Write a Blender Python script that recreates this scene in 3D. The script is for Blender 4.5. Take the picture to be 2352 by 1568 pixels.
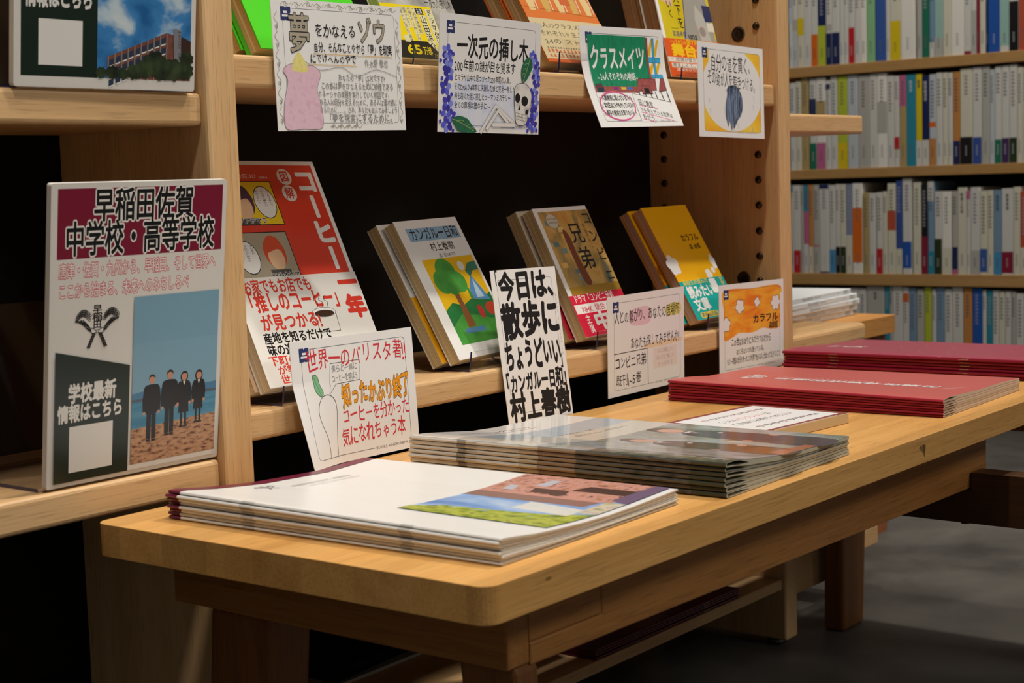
import bpy, bmesh, math, random
from mathutils import Matrix, Vector
from mathutils.geometry import tessellate_polygon
for o in list(bpy.data.objects): bpy.data.objects.remove(o)
SC = bpy.context.scene
COL = SC.collection
random.seed(7)
H0 = 0.585                       # camera height above the floor; z in the tables below is relative to the camera

# ---------------------------------------------------------------- camera
cd = bpy.data.cameras.new('camera'); cam = bpy.data.objects.new('camera', cd); COL.objects.link(cam)
cd.sensor_width = 36.0; cd.lens = 3676.05 / 2352 * 36.0; cd.clip_start = 0.05; cd.clip_end = 30
_r = Vector((0.6150849451, -0.7878069754, -0.0321042029)); _u = Vector((0.0975898688, 0.0356630748, 0.9945875339)); _f = Vector((0.7823980623, 0.6148888636, -0.0988177998))
cam.matrix_world = Matrix(((_r.x, _u.x, -_f.x, 0), (_r.y, _u.y, -_f.y, 0), (_r.z, _u.z, -_f.z, H0), (0, 0, 0, 1)))
cd.dof.use_dof = True; cd.dof.focus_distance = 1.42; cd.dof.aperture_fstop = 13.0; cd.dof.aperture_blades = 7
SC.camera = cam
# ---------------------------------------------------------------- world, light, exposure
wd = bpy.data.worlds.new('room_light'); SC.world = wd; wd.use_nodes = True
wd.node_tree.nodes['Background'].inputs[0].default_value = (1.0, 0.95, 0.88, 1); wd.node_tree.nodes['Background'].inputs[1].default_value = 0.075
def spot(x, y, z, tx, ty, tz, power, size=0.06, angle=75, blend=0.6, col=(1.0, 0.93, 0.84)):
    l = bpy.data.lights.new('ceiling_or_fill_spot', 'SPOT'); l.energy = power; l.shadow_soft_size = size
    l.spot_size = math.radians(angle); l.spot_blend = blend; l.color = col
    o = bpy.data.objects.new('ceiling_or_fill_spot', l); COL.objects.link(o); o.location = (x, y, z)
    o.rotation_euler = (Vector((tx, ty, tz)) - Vector((x, y, z))).to_track_quat('-Z', 'Y').to_euler()
def area(x, y, z, tx, ty, tz, power, sx, sy, col=(1.0, 0.95, 0.88)):
    l = bpy.data.lights.new('front_fill', 'AREA'); l.energy = power; l.shape = 'RECTANGLE'; l.size = sx; l.size_y = sy; l.color = col
    o = bpy.data.objects.new('front_fill', l); COL.objects.link(o); o.location = (x, y, z)
    o.rotation_euler = (Vector((tx, ty, tz)) - Vector((x, y, z))).to_track_quat('-Z', 'Y').to_euler()
spot(2.00, 0.22, 2.75, 1.45, 0.85, 0.4, 112)
spot(0.95, 0.55, 2.75, 1.25, 0.85, 0.4, 75)
spot(2.75, 0.95, 2.8, 3.4, 1.5, 0.5, 110, size=0.12)
spot(0.15, 0.10, 2.75, 0.55, 0.75, 0.4, 78, size=0.12, angle=42, blend=1.0)  # added fill spot for left-facing sides, cone kept narrow off the right upright
area(2.2, -2.3, 2.6, 1.4, 0.8, 0.4, 26, 1.5, 0.6)  # added fill light for the bench front, not a fixture
SC.view_settings.view_transform = 'Standard'; SC.view_settings.look = 'None'; SC.view_settings.gamma = 1.0
SC.view_settings.use_curve_mapping = False; SC.view_settings.exposure = 0.25

# ---------------------------------------------------------------- materials
def lin(h):
    h = h.lstrip('#'); v = [int(h[i:i + 2], 16) / 255 for i in (0, 2, 4)]
    return tuple(c / 12.92 if c <= 0.04045 else ((c + 0.055) / 1.055) ** 2.4 for c in v) + (1.0,)
MC = {}
def nodes(name):
    m = bpy.data.materials.new(name); m.use_nodes = True
    return m, m.node_tree.nodes, m.node_tree.links, m.node_tree.nodes['Principled BSDF']
def ink(h, rough=0.55, spec=0.3, coat=0.0):
    k = ('ink', h, rough, spec, coat)
    if k not in MC:
        m, n, l, b = nodes('print_' + h.strip('#')); MC[k] = m
        b.inputs['Base Color'].default_value = lin(h); b.inputs['Roughness'].default_value = rough
        b.inputs['Specular IOR Level'].default_value = spec; b.inputs['Coat Weight'].default_value = coat; b.inputs['Coat Roughness'].default_value = 0.08
    return MC[k]
def gloss(h): return ink(h, 0.28, 0.5)
def lam(h): return ink(h, 0.16, 0.5)
def metal(h, rough=0.3):
    k = ('metal', h, rough)
    if k not in MC:
        m, n, l, b = nodes('metal_' + h.strip('#')); MC[k] = m
        b.inputs['Base Color'].default_value = lin(h); b.inputs['Roughness'].default_value = rough; b.inputs['Metallic'].default_value = 1
    return MC[k]
def mottle(cols, scale=(30, 30, 30), detail=4, rough=0.4, dist=0.0, stops=None, spec=0.4):
    """noise-coloured surface: cols = list of hex along a colour ramp"""
    k = ('mot', tuple(cols), scale, detail, rough, dist, spec)
    if k in MC: return MC[k]
    m, n, l, b = nodes('mottled'); MC[k] = m
    tc = n.new('ShaderNodeTexCoord'); mp = n.new('ShaderNodeMapping'); mp.inputs['Scale'].default_value = scale
    nz = n.new('ShaderNodeTexNoise'); nz.inputs['Scale'].default_value = 1; nz.inputs['Detail'].default_value = detail; nz.inputs['Distortion'].default_value = dist
    cr = n.new('ShaderNodeValToRGB'); N = len(cols)
    while len(cr.color_ramp.elements) < N: cr.color_ramp.elements.new(0.5)
    for i, c in enumerate(cols):
        cr.color_ramp.elements[i].position = stops[i] if stops else 0.3 + 0.4 * i / max(1, N - 1); cr.color_ramp.elements[i].color = lin(c)
    l.new(tc.outputs['Object'], mp.inputs[0]); l.new(mp.outputs[0], nz.inputs['Vector']); l.new(nz.outputs['Fac'], cr.inputs[0]); l.new(cr.outputs[0], b.inputs['Base Color'])
    b.inputs['Roughness'].default_value = rough; b.inputs['Specular IOR Level'].default_value = spec
    return m
def wood(name, light, dark, axis='X', rough=0.42, pore=0.22, ring=28.0, boards=0.0):
    k = ('wood', name, axis)
    if k in MC: return MC[k]
    m, n, l, b = nodes('wood_' + name + '_' + axis.lower()); MC[k] = m
    tc = n.new('ShaderNodeTexCoord')
    def mapped(sc):
        mp = n.new('ShaderNodeMapping'); a = {'X': (0, 1, 2), 'Y': (1, 0, 2), 'Z': (2, 0, 1)}[axis]
        v = [sc[1]] * 3; v[a[0]] = sc[0]; mp.inputs['Scale'].default_value = v; l.new(tc.outputs['Object'], mp.inputs[0]); return mp.outputs[0]
    def noise(sc, det, dis=0):
        z = n.new('ShaderNodeTexNoise'); z.inputs['Scale'].default_value = 1; z.inputs['Detail'].default_value = det; z.inputs['Distortion'].default_value = dis
        l.new(mapped(sc), z.inputs['Vector']); return z.outputs['Fac']
    def mth(op, a, bb):
        q = n.new('ShaderNodeMath'); q.operation = op
        for i, s in enumerate((a, bb)):
            if isinstance(s, (int, float)): q.inputs[i].default_value = s
            else: l.new(s, q.inputs[i])
        return q.outputs[0]
    rings = noise((1.6, ring), 2, 0.6); fine = noise((9, 330), 3); big = noise((1.1, 7), 1); pores = noise((26, 620), 2)
    s = mth('ADD', mth('MULTIPLY', rings, 0.55), mth('ADD', mth('MULTIPLY', fine, 0.30), mth('MULTIPLY', big, 0.35)))
    cr = n.new('ShaderNodeValToRGB'); cr.color_ramp.elements[0].position = 0.42; cr.color_ramp.elements[1].position = 0.82
    cr.color_ramp.elements[0].color = lin(dark); cr.color_ramp.elements[1].color = lin(light); l.new(s, cr.inputs[0])
    pr = n.new('ShaderNodeValToRGB'); pr.color_ramp.elements[0].position = 0.33; pr.color_ramp.elements[1].position = 0.44
    pr.color_ramp.elements[0].color = (1 - pore,) * 3 + (1,); pr.color_ramp.elements[1].color = (1, 1, 1, 1); l.new(pores, pr.inputs[0])
    mx = n.new('ShaderNodeMix'); mx.data_type = 'RGBA'; mx.blend_type = 'MULTIPLY'; mx.inputs[0].default_value = 1
    l.new(cr.outputs[0], mx.inputs[6]); l.new(pr.outputs[0], mx.inputs[7]); outc = mx.outputs[2]
    if boards:
        sx = n.new('ShaderNodeSeparateXYZ'); l.new(tc.outputs['Object'], sx.inputs[0])
        fl = mth('FLOOR', mth('DIVIDE', sx.outputs[1], boards), 0.0)
        wn = n.new('ShaderNodeTexWhiteNoise'); wn.noise_dimensions = '1D'; l.new(fl, wn.inputs['W'])
        hv = n.new('ShaderNodeHueSaturation'); l.new(mth('ADD', mth('MULTIPLY', wn.outputs['Value'], 0.22), 0.89), hv.inputs['Value']); l.new(outc, hv.inputs['Color']); outc = hv.outputs[0]
    l.new(outc, b.inputs['Base Color']); b.inputs['Roughness'].default_value = rough; b.inputs['Specular IOR Level'].default_value = 0.35
    bp = n.new('ShaderNodeBump'); bp.inputs['Strength'].default_value = 0.06; bp.inputs['Distance'].default_value = 0.002; l.new(fine, bp.inputs['Height']); l.new(bp.outputs[0], b.inputs['Normal'])
    return m
def acrylic():
    if 'acr' in MC: return MC['acr']
    m, n, l, b = nodes('clear_acrylic'); MC['acr'] = m
    out = n['Material Output']; t = n.new('ShaderNodeBsdfTransparent'); t.inputs[0].default_value = (0.95, 0.955, 0.975, 1)
    g = n.new('ShaderNodeBsdfGlossy'); g.inputs['Roughness'].default_value = 0.05
    lw = n.new('ShaderNodeLayerWeight'); lw.inputs['Blend'].default_value = 0.5; pw = n.new('ShaderNodeMath'); pw.operation = 'POWER'; pw.inputs[1].default_value = 4.0
    ma = n.new('ShaderNodeMath'); ma.operation = 'MULTIPLY_ADD'; ma.inputs[1].default_value = 0.7; ma.inputs[2].default_value = 0.045; mx = n.new('ShaderNodeMixShader')
    l.new(lw.outputs['Facing'], pw.inputs[0]); l.new(pw.outputs[0], ma.inputs[0]); l.new(ma.outputs[0], mx.inputs[0]); l.new(t.outputs[0], mx.inputs[1]); l.new(g.outputs[0], mx.inputs[2]); l.new(mx.outputs[0], out.inputs[0])
    return m
def acrylic_edge(): return ink('#2e2f5a', 0.15, 0.6)
def pages(h1='#d9cdb4', h2='#b5a585', s=900, axis='Z', rough=0.7):
    k = ('pages', h1, h2, s, axis)
    if k in MC: return MC[k]
    m, n, l, b = nodes('page_edges'); MC[k] = m
    tc = n.new('ShaderNodeTexCoord'); mp = n.new('ShaderNodeMapping'); v = [2.0] * 3; v['XYZ'.index(axis)] = s; mp.inputs['Scale'].default_value = v
    nz = n.new('ShaderNodeTexNoise'); nz.inputs['Scale'].default_value = 1; nz.inputs['Detail'].default_value = 2
    cr = n.new('ShaderNodeValToRGB'); cr.color_ramp.elements[0].color = lin(h2); cr.color_ramp.elements[1].color = lin(h1)
    cr.color_ramp.elements[0].position = 0.35; cr.color_ramp.elements[1].position = 0.6
    l.new(tc.outputs['Object'], mp.inputs[0]); l.new(mp.outputs[0], nz.inputs['Vector']); l.new(nz.outputs['Fac'], cr.inputs[0]); l.new(cr.outputs[0], b.inputs['Base Color'])
    b.inputs['Roughness'].default_value = rough; b.inputs['Specular IOR Level'].default_value = 0.2
    return m

# ---------------------------------------------------------------- mesh building
class MB:
    def __init__(s): s.v = []; s.f = []; s.mi = []; s.mats = []
    def slot(s, m):
        if m not in s.mats: s.mats.append(m)
        return s.mats.index(m)
    def add(s, vs, fs, m):
        o = len(s.v); s.v += [tuple(p) for p in vs]; k = s.slot(m)
        for f in fs: s.f.append([o + i for i in f]); s.mi.append(k)
    def box(s, x0, x1, y0, y1, z0, z1, m, ends=None):
        vs = [(x, y, z) for z in (z0, z1) for y in (y0, y1) for x in (x0, x1)]
        s.add(vs, [(0, 2, 3, 1), (4, 5, 7, 6), (0, 1, 5, 4), (2, 6, 7, 3), (0, 4, 6, 2), (1, 3, 7, 5)], m)
    def prism(s, poly, a0, a1, m, axis='Y', cap=None):
        """poly: 2-d outline, extruded along axis"""
        def P(p, a): return {'X': (a, p[0], p[1]), 'Y': (p[0], a, p[1]), 'Z': (p[0], p[1], a)}[axis]
        n = len(poly); vs = [P(p, a0) for p in poly] + [P(p, a1) for p in poly]
        s.add(vs, [(i, (i + 1) % n, n + (i + 1) % n, n + i) for i in range(n)], m)
        tri = tessellate_polygon([[Vector((p[0], p[1], 0)) for p in poly]])
        s.add(vs, [tuple(t) for t in tri] + [tuple(n + i for i in reversed(t)) for t in tri], cap or m)
    def tube(s, pts, r, m, seg=8):
        vs = []; fs = []
        for i, p in enumerate(pts):
            p = Vector(p); d = Vector(pts[min(i + 1, len(pts) - 1)]) - Vector(pts[max(i - 1, 0)]); d.normalize()
            a = d.orthogonal().normalized(); b = d.cross(a); rr = r[i] if isinstance(r, (list, tuple)) else r
            for j in range(seg):
                t = 2 * math.pi * j / seg; vs.append(p + a * math.cos(t) * rr + b * math.sin(t) * rr)
        for i in range(len(pts) - 1):
            for j in range(seg): fs.append((i * seg + j, i * seg + (j + 1) % seg, (i + 1) * seg + (j + 1) % seg, (i + 1) * seg + j))
        fs += [tuple(range(seg))[::-1], tuple((len(pts) - 1) * seg + j for j in range(seg))]
        s.add(vs, fs, m)
    def lathe(s, prof, origin, axis, m, seg=16):
        """prof: (r, h) pairs, turned about axis through origin"""
        ax = Vector(axis).normalized(); a = ax.orthogonal().normalized(); b = ax.cross(a); o = Vector(origin); vs = []; fs = []
        for r, h in prof:
            for j in range(seg):
                t = 2 * math.pi * j / seg; vs.append(o + ax * h + (a * math.cos(t) + b * math.sin(t)) * r)
        for i in range(len(prof) - 1):
            for j in range(seg): fs.append((i * seg + j, i * seg + (j + 1) % seg, (i + 1) * seg + (j + 1) % seg, (i + 1) * seg + j))
        s.add(vs, fs, m)
    def sheet(s, fn, w, h, t, m, nu=24, nv=24, back=None):
        """thin sheet following fn(u, v, n), front face at n = 0"""
        vs = []
        for side in (0, -t):
            for j in range(nv + 1):
                for i in range(nu + 1): vs.append(fn(w * i / nu, h * j / nv, side))
        o = (nu + 1) * (nv + 1); fs = []; fb = []
        for j in range(nv):
            for i in range(nu):
                a = j * (nu + 1) + i; q = (a, a + 1, a + nu + 2, a + nu + 1); fs.append(q); fb.append(tuple(o + k for k in reversed(q)))
        ring = [i for i in range(nu + 1)] + [j * (nu + 1) + nu for j in range(1, nv + 1)] + [nv * (nu + 1) + i for i in range(nu - 1, -1, -1)] + [j * (nu + 1) for j in range(nv - 1, 0, -1)]
        fe = [(ring[i], o + ring[i], o + ring[(i + 1) % len(ring)], ring[(i + 1) % len(ring)]) for i in range(len(ring))]
        s.add(vs, fs, m); s.add(vs, fb + fe, back or m)
    def art(s, a, fn, maxlen=None):
        for vs, fs, m, lay in a.items:
            if maxlen:
                vs, fs = split_long(vs, fs, maxlen)
            s.add([fn(p[0], p[1], lay * EPS + (p[2] * 1.3e-6 if len(p) > 2 else 0)) for p in vs], fs, m)
    def build(s, name, parent=None, matrix=None, bevel=0, smooth=False, seg=2, kind=None):
        me = bpy.data.meshes.new(name); me.from_pydata(s.v, [], s.f)
        for m in s.mats: me.materials.append(m)
        me.polygons.foreach_set('material_index', s.mi); 
        if smooth: me.polygons.foreach_set('use_smooth', [True] * len(s.f))
        me.update()
        if smooth or bevel:
            bm = bmesh.new(); bm.from_mesh(me); bmesh.ops.remove_doubles(bm, verts=bm.verts, dist=1e-6); bmesh.ops.recalc_face_normals(bm, faces=bm.faces)
            bm.to_mesh(me); bm.free()
        o = bpy.data.objects.new(name, me); COL.objects.link(o)
        if parent is not None: o.parent = parent
        if matrix is not None: o.matrix_local = matrix
        if bevel:
            md = o.modifiers.new('bevel', 'BEVEL'); md.width = bevel; md.segments = seg; md.limit_method = 'ANGLE'; md.angle_limit = math.radians(40); md.harden_normals = False
        if kind: o['kind'] = kind
        return o
EPS = 4e-6
def split_long(vs, fs, L):
    vs = list(vs); out = []; cache = {}
    st = []
    for f in fs:
        for i in range(1, len(f) - 1): st.append((f[0], f[i], f[i + 1]))
    def mid(a, b):
        k = (min(a, b), max(a, b))
        if k not in cache: cache[k] = len(vs); vs.append(((vs[a][0] + vs[b][0]) / 2, (vs[a][1] + vs[b][1]) / 2) + tuple(vs[a][2:]))
        return cache[k]
    def ln(a, b): return math.hypot(vs[a][0] - vs[b][0], vs[a][1] - vs[b][1])
    while st:
        a, b, c = st.pop(); l3 = [(ln(a, b), a, b, c), (ln(b, c), b, c, a), (ln(c, a), c, a, b)]; q = max(l3)
        if q[0] <= L: out.append((a, b, c)); continue
        m = mid(q[1], q[2]); st.append((q[1], m, q[3])); st.append((m, q[2], q[3]))
    return vs, out
def empty(name, label, cat, matrix=None, group=None):
    o = bpy.data.objects.new(name, None); COL.objects.link(o); o.empty_display_size = 0.02
    if matrix is not None: o.matrix_world = matrix
    return tag(o, label, cat, group)
def tag(o, label, cat, group=None, kind=None):
    o['label'] = label; o['category'] = cat
    if group: o['group'] = group
    if kind: o['kind'] = kind
    return o
def pose(x, y, z, yaw=0, lean=0, roll=0):
    """matrix of an upright panel: local x to the right, y up along the panel, z towards the viewer; angles in degrees"""
    a, t, r = (math.radians(v) for v in (yaw, lean, roll))
    u = Vector((math.cos(a), math.sin(a), 0)); b = Vector((-math.sin(a), math.cos(a), 0)); v = Vector((0, 0, math.cos(t))) + b * math.sin(t)
    u2 = u * math.cos(r) + v * math.sin(r); v2 = v * math.cos(r) - u * math.sin(r); n = u2.cross(v2)
    return Matrix(((u2.x, v2.x, n.x, x), (u2.y, v2.y, n.y, y), (u2.z, v2.z, n.z, z + H0), (0, 0, 0, 1)))
def flat(x, y, z, rot=0):
    return Matrix.Translation((x, y, z + H0)) @ Matrix.Rotation(math.radians(rot), 4, 'Z')

# ---------------------------------------------------------------- flat artwork: filled shapes, strokes and lettering, laid on a surface
GC = {}
_tc = bpy.data.curves.new('lettering', 'FONT'); _to = bpy.data.objects.new('lettering', _tc); COL.objects.link(_to); _tc.resolution_u = 2
def glyph(ch, off):
    k = (ch, round(off, 4))
    if k not in GC:
        _tc.body = ch; _tc.size = 1.0; _tc.offset = off
        dg = bpy.context.evaluated_depsgraph_get(); dg.update()
        me = bpy.data.meshes.new_from_object(_to.evaluated_get(dg))
        vs = [(v.co.x, v.co.y) for v in me.vertices]; fs = [tuple(p.vertices) for p in me.polygons]; bpy.data.meshes.remove(me)
        if vs: bb = (min(v[0] for v in vs), max(v[0] for v in vs), min(v[1] for v in vs), max(v[1] for v in vs))
        else: bb = (0, 0.3, 0, 0.3)
        GC[k] = (vs, fs, bb)
    return GC[k]
def bold(ch, off):
    if off < 0.0005: return glyph(ch, 0)
    k = (ch, 'b', round(off, 4))
    if k not in GC:
        vs, fs, bb = glyph(ch, 0); n = 6 if off < 0.02 else 10; V = [(a, b, n) for a, b in vs]; F = list(fs)
        for i in range(n):
            t = 2 * math.pi * i / n; o = len(V); V += [(a + off * math.cos(t), b + off * math.sin(t), i) for a, b in vs]; F += [tuple(o + q for q in f) for f in fs]
        GC[k] = (V, F, bb)
    return GC[k]
def adv(ch):
    if ch == ' ': return 0.45
    if ord(ch) < 0x2000:
        b = glyph(ch, 0)[2]; return b[1] - b[0] + 0.1
    return 1.0
class Art:
    def __init__(s, sc=0.001): s.items = []; s.k = 1; s.sc = sc
    def add(s, vs, fs, m, up=True):
        if up: s.k += 1
        s.items.append(([(p[0] * s.sc, p[1] * s.sc) for p in vs], fs, m, s.k))
    def rect(s, x0, y0, x1, y1, m): s.add([(x0, y0), (x1, y0), (x1, y1), (x0, y1)], [(0, 1, 2, 3)], m)
    def poly(s, pts, m):
        tri = tessellate_polygon([[Vector((p[0], p[1], 0)) for p in pts]]); out = []
        for t in tri:
            a, b, c = (pts[i] for i in t); out.append(t if (b[0] - a[0]) * (c[1] - a[1]) - (b[1] - a[1]) * (c[0] - a[0]) > 0 else tuple(reversed(t)))
        s.add(pts, [tuple(t) for t in out], m)
    def disc(s, x, y, rx, ry, m, n=24, rot=0):
        c, q = math.cos(math.radians(rot)), math.sin(math.radians(rot))
        s.add([(x + rx * math.cos(t) * c - ry * math.sin(t) * q, y + rx * math.cos(t) * q + ry * math.sin(t) * c) for t in (2 * math.pi * i / n for i in range(n))], [tuple(range(n))], m)
    def blob(s, x, y, rx, ry, m, lobes=6, amp=0.14, rot=0, n=48, line=None, lw=0.5):
        pts = []
        for i in range(n):
            t = 2 * math.pi * i / n; k = 1 + amp * abs(math.sin(lobes * t / 2 + rot)) - amp / 2
            pts.append((x + rx * k * math.cos(t), y + ry * k * math.sin(t)))
        s.poly(pts, m)
        if line: s.line(pts, lw, line, True)
    def line(s, pts, w, m, closed=False):
        pts = list(pts); n = len(pts); L = []; Rr = []
        for i in range(n):
            a = pts[i - 1] if (i or closed) else pts[i]; b = pts[(i + 1) % n] if (i < n - 1 or closed) else pts[i]
            dx, dy = b[0] - a[0], b[1] - a[1]; q = math.hypot(dx, dy) or 1; nx, ny = -dy / q * w / 2, dx / q * w / 2
            L.append((pts[i][0] + nx, pts[i][1] + ny)); Rr.append((pts[i][0] - nx, pts[i][1] - ny))
        e = n if closed else n - 1
        s.add(Rr + L, [(i, (i + 1) % n, n + (i + 1) % n, n + i) for i in range(e)], m)
    def curve(s, ctrl, w, m, n=8, closed=False):
        s.line(spline(ctrl, n, closed), w, m, closed)
    def fill(s, ctrl, m, n=8, line=None, lw=0.4):
        p = spline(ctrl, n, True); s.poly(p, m)
        if line: s.line(p, lw, line, True)
    def rrect(s, x0, y0, x1, y1, r, w, m): s.line(rr(x0, y0, x1, y1, r), w, m, True)
    def frr(s, x0, y0, x1, y1, r, m): s.poly(rr(x0, y0, x1, y1, r), m)
    def text(s, st, x0, x1, y, h, m, off=0.0, hand=0.0, outline=None, oo=0.05, shear=0.0, slope=0.0):
        """one line fitted between x0 and x1, baseline box from y to y + h (mm)"""
        tot = sum(adv(c) for c in st); kx = (x1 - x0) / tot; ky = h / 0.88; rnd = random.Random(len(st) * 31 + ord(st[0]))
        def put(mm, of, spare):
            x = x0; V = []; F = []
            for c in st:
                if c != ' ':
                    vs, fs, bb = bold(c, of)
                    lat = ord(c) < 0x2000; dx = -bb[0] * 1.0 if lat else 0; dy = 0.0 if lat else 0.10
                    r = rnd.uniform(-1, 1) * hand * 0.16; kk = 1 + rnd.uniform(-1, 1) * hand * 0.12; oy = rnd.uniform(-1, 1) * hand * 0.07 * h; o = len(V)
                    cx, cy = 0.5, 0.4
                    for p in vs:
                        px, py = (p[0] + dx - cx) * kk, (p[1] + dy - cy) * kk
                        q = (px * math.cos(r) - py * math.sin(r) + cx, px * math.sin(r) + py * math.cos(r) + cy)
                        X = x + (q[0] + shear * q[1]) * kx; V.append((X, y + oy + q[1] * ky + slope * (X - x0), p[2] if len(p) > 2 else 0))
                    F += [tuple(o + i for i in f) for f in fs]
                x += adv(c) * kx
            s.items.append(([(p[0] * s.sc, p[1] * s.sc, p[2]) for p in V], F, mm, s.k + lay))
        lay = 1
        if outline:
            st0 = rnd.getstate(); put(outline, off + oo, 0); rnd.setstate(st0); lay = 5
        put(m, off, 0)
    def vtext(s, st, x, y1, y0, w, m, off=0.0, hand=0.0, outline=None, oo=0.05):
        """vertical writing, top y1 down to y0, column centred on x, glyph width w (mm)"""
        st2 = st; ky = (y1 - y0) / len(st2); rnd = random.Random(len(st) * 17 + ord(st[0]))
        for col, of in ((outline, off + oo), (m, off)):
            if col is None: continue
            lay = 1 if col is outline else 5
            rr_ = random.Random(5); V = []; F = []
            for i, c in enumerate(st2):
                vs, fs, bb = bold(c, of); rot = c in 'ー―〜~—'; lat = ord(c) < 0x2000; o = len(V); r = rr_.uniform(-1, 1) * hand * 0.12
                cx = (bb[0] + bb[1]) / 2 if lat else 0.5; cy = 0.37
                for p in vs:
                    a, b = p[0] - cx, p[1] - cy
                    if rot: a, b = b, -a
                    a, b = a * math.cos(r) - b * math.sin(r), a * math.sin(r) + b * math.cos(r)
                    V.append((x + a * w, y1 - (i + 0.5) * ky + b * ky * 0.98, p[2] if len(p) > 2 else 0))
                F += [tuple(o + q for q in f) for f in fs]
            s.items.append(([(p[0] * s.sc, p[1] * s.sc, p[2]) for p in V], F, col, s.k + lay))
    def marks(s, x0, x1, y, h, m, n, fill=0.7, vertical=False):
        """a row of small unreadable print"""
        V = []; F = []; rnd = random.Random(int(x0 * 10 + y * 7) + n)
        for i in range(n):
            a = x0 + (x1 - x0) * (i + 0.5 - fill / 2) / n; b = a + (x1 - x0) * fill / n; o = len(V); hh = h * rnd.uniform(0.75, 1)
            for (p, q, r_, t_) in ((0, 1, 0.0, 0.2), (0, 1, 0.42, 0.58), (0.1, 0.9, 0.8, 0.98), (0.38, 0.6, 0, 1)):
                k = len(V); A, B = a + (b - a) * p, a + (b - a) * q; C, D = y + hh * r_, y + hh * t_
                V += [(A, C), (B, C), (B, D), (A, D)] if not vertical else [(C, -A), (C, -B), (D, -B), (D, -A)]; F.append((k, k + 1, k + 2, k + 3))
        s.add(V, F, m)
def rr(x0, y0, x1, y1, r, n=6):
    P = []
    for cx, cy, a in ((x1 - r, y0 + r, -90), (x1 - r, y1 - r, 0), (x0 + r, y1 - r, 90), (x0 + r, y0 + r, 180)):
        for i in range(n + 1):
            t = math.radians(a + 90 * i / n); P.append((cx + r * math.cos(t), cy + r * math.sin(t)))
    return P
def spline(c, n=8, closed=False):
    P = []; N = len(c); rng = range(N) if closed else range(N - 1)
    g = (lambda i: c[i % N]) if closed else (lambda i: c[max(0, min(N - 1, i))])
    for i in rng:
        p0, p1, p2, p3 = g(i - 1), g(i), g(i + 1), g(i + 2)
        for j in range(n):
            t = j / n
            P.append(tuple(0.5 * (2 * p1[k] + (p2[k] - p0[k]) * t + (2 * p0[k] - 5 * p1[k] + 4 * p2[k] - p3[k]) * t * t + (3 * p1[k] - p0[k] - 3 * p2[k] + p3[k]) * t ** 3) for k in (0, 1)))
    if not closed: P.append(c[-1])
    return P
def plane(u, v, n): return (u, v, n)

# ---------------------------------------------------------------- setting
def Z(z): return z + H0
def inv(e): return Matrix(e.matrix_world).inverted()
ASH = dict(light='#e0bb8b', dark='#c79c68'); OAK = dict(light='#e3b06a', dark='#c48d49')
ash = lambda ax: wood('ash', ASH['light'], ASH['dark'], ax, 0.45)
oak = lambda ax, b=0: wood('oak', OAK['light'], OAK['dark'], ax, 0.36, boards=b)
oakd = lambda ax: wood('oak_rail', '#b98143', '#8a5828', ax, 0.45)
far = wood('shelf_board', '#c49a63', '#b3884f', 'Y', 0.5, 0.2)
BLACK = ink('#0b0b0c', 0.5, 0.25)

def floor_mat():
    m, n, l, b = nodes('grey_floor_tiles')
    tc = n.new('ShaderNodeTexCoord')
    a = n.new('ShaderNodeTexNoise'); a.inputs['Scale'].default_value = 4.5; a.inputs['Detail'].default_value = 6
    c = n.new('ShaderNodeTexNoise'); c.inputs['Scale'].default_value = 260; c.inputs['Detail'].default_value = 2
    d = n.new('ShaderNodeTexNoise'); d.inputs['Scale'].default_value = 11; d.inputs['Detail'].default_value = 5; d.inputs['Distortion'].default_value = 0.6
    for q in (a, c, d): l.new(tc.outputs['Object'], q.inputs['Vector'])
    m1 = n.new('ShaderNodeMath'); m1.operation = 'MULTIPLY_ADD'; l.new(a.outputs['Fac'], m1.inputs[0]); m1.inputs[1].default_value = 0.7
    m0 = n.new('ShaderNodeMath'); m0.operation = 'MULTIPLY'; l.new(d.outputs['Fac'], m0.inputs[0]); m0.inputs[1].default_value = 0.35; l.new(m0.outputs[0], m1.inputs[2])
    m2 = n.new('ShaderNodeMath'); m2.operation = 'MULTIPLY_ADD'; l.new(c.outputs['Fac'], m2.inputs[0]); m2.inputs[1].default_value = 0.12; l.new(m1.outputs[0], m2.inputs[2])
    cr = n.new('ShaderNodeValToRGB'); cr.color_ramp.elements[0].position = 0.42; cr.color_ramp.elements[1].position = 0.75
    cr.color_ramp.elements[0].color = lin('#34322f'); cr.color_ramp.elements[1].color = lin('#5b5853')
    l.new(m2.outputs[0], cr.inputs[0]); l.new(cr.outputs[0], b.inputs['Base Color']); b.inputs['Roughness'].default_value = 0.5; b.inputs['Specular IOR Level'].default_value = 0.3
    return m
b = MB(); b.box(-1.5, 4.6, -2.5, 4.5, -0.06, 0.0, floor_mat()); b.build('floor', kind='structure')
b = MB(); b.box(3.86, 3.92, -2.5, 4.5, 0, 2.9, ink('#b9b2a6', 0.8)); b.build('wall_back', kind='structure')

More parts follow.
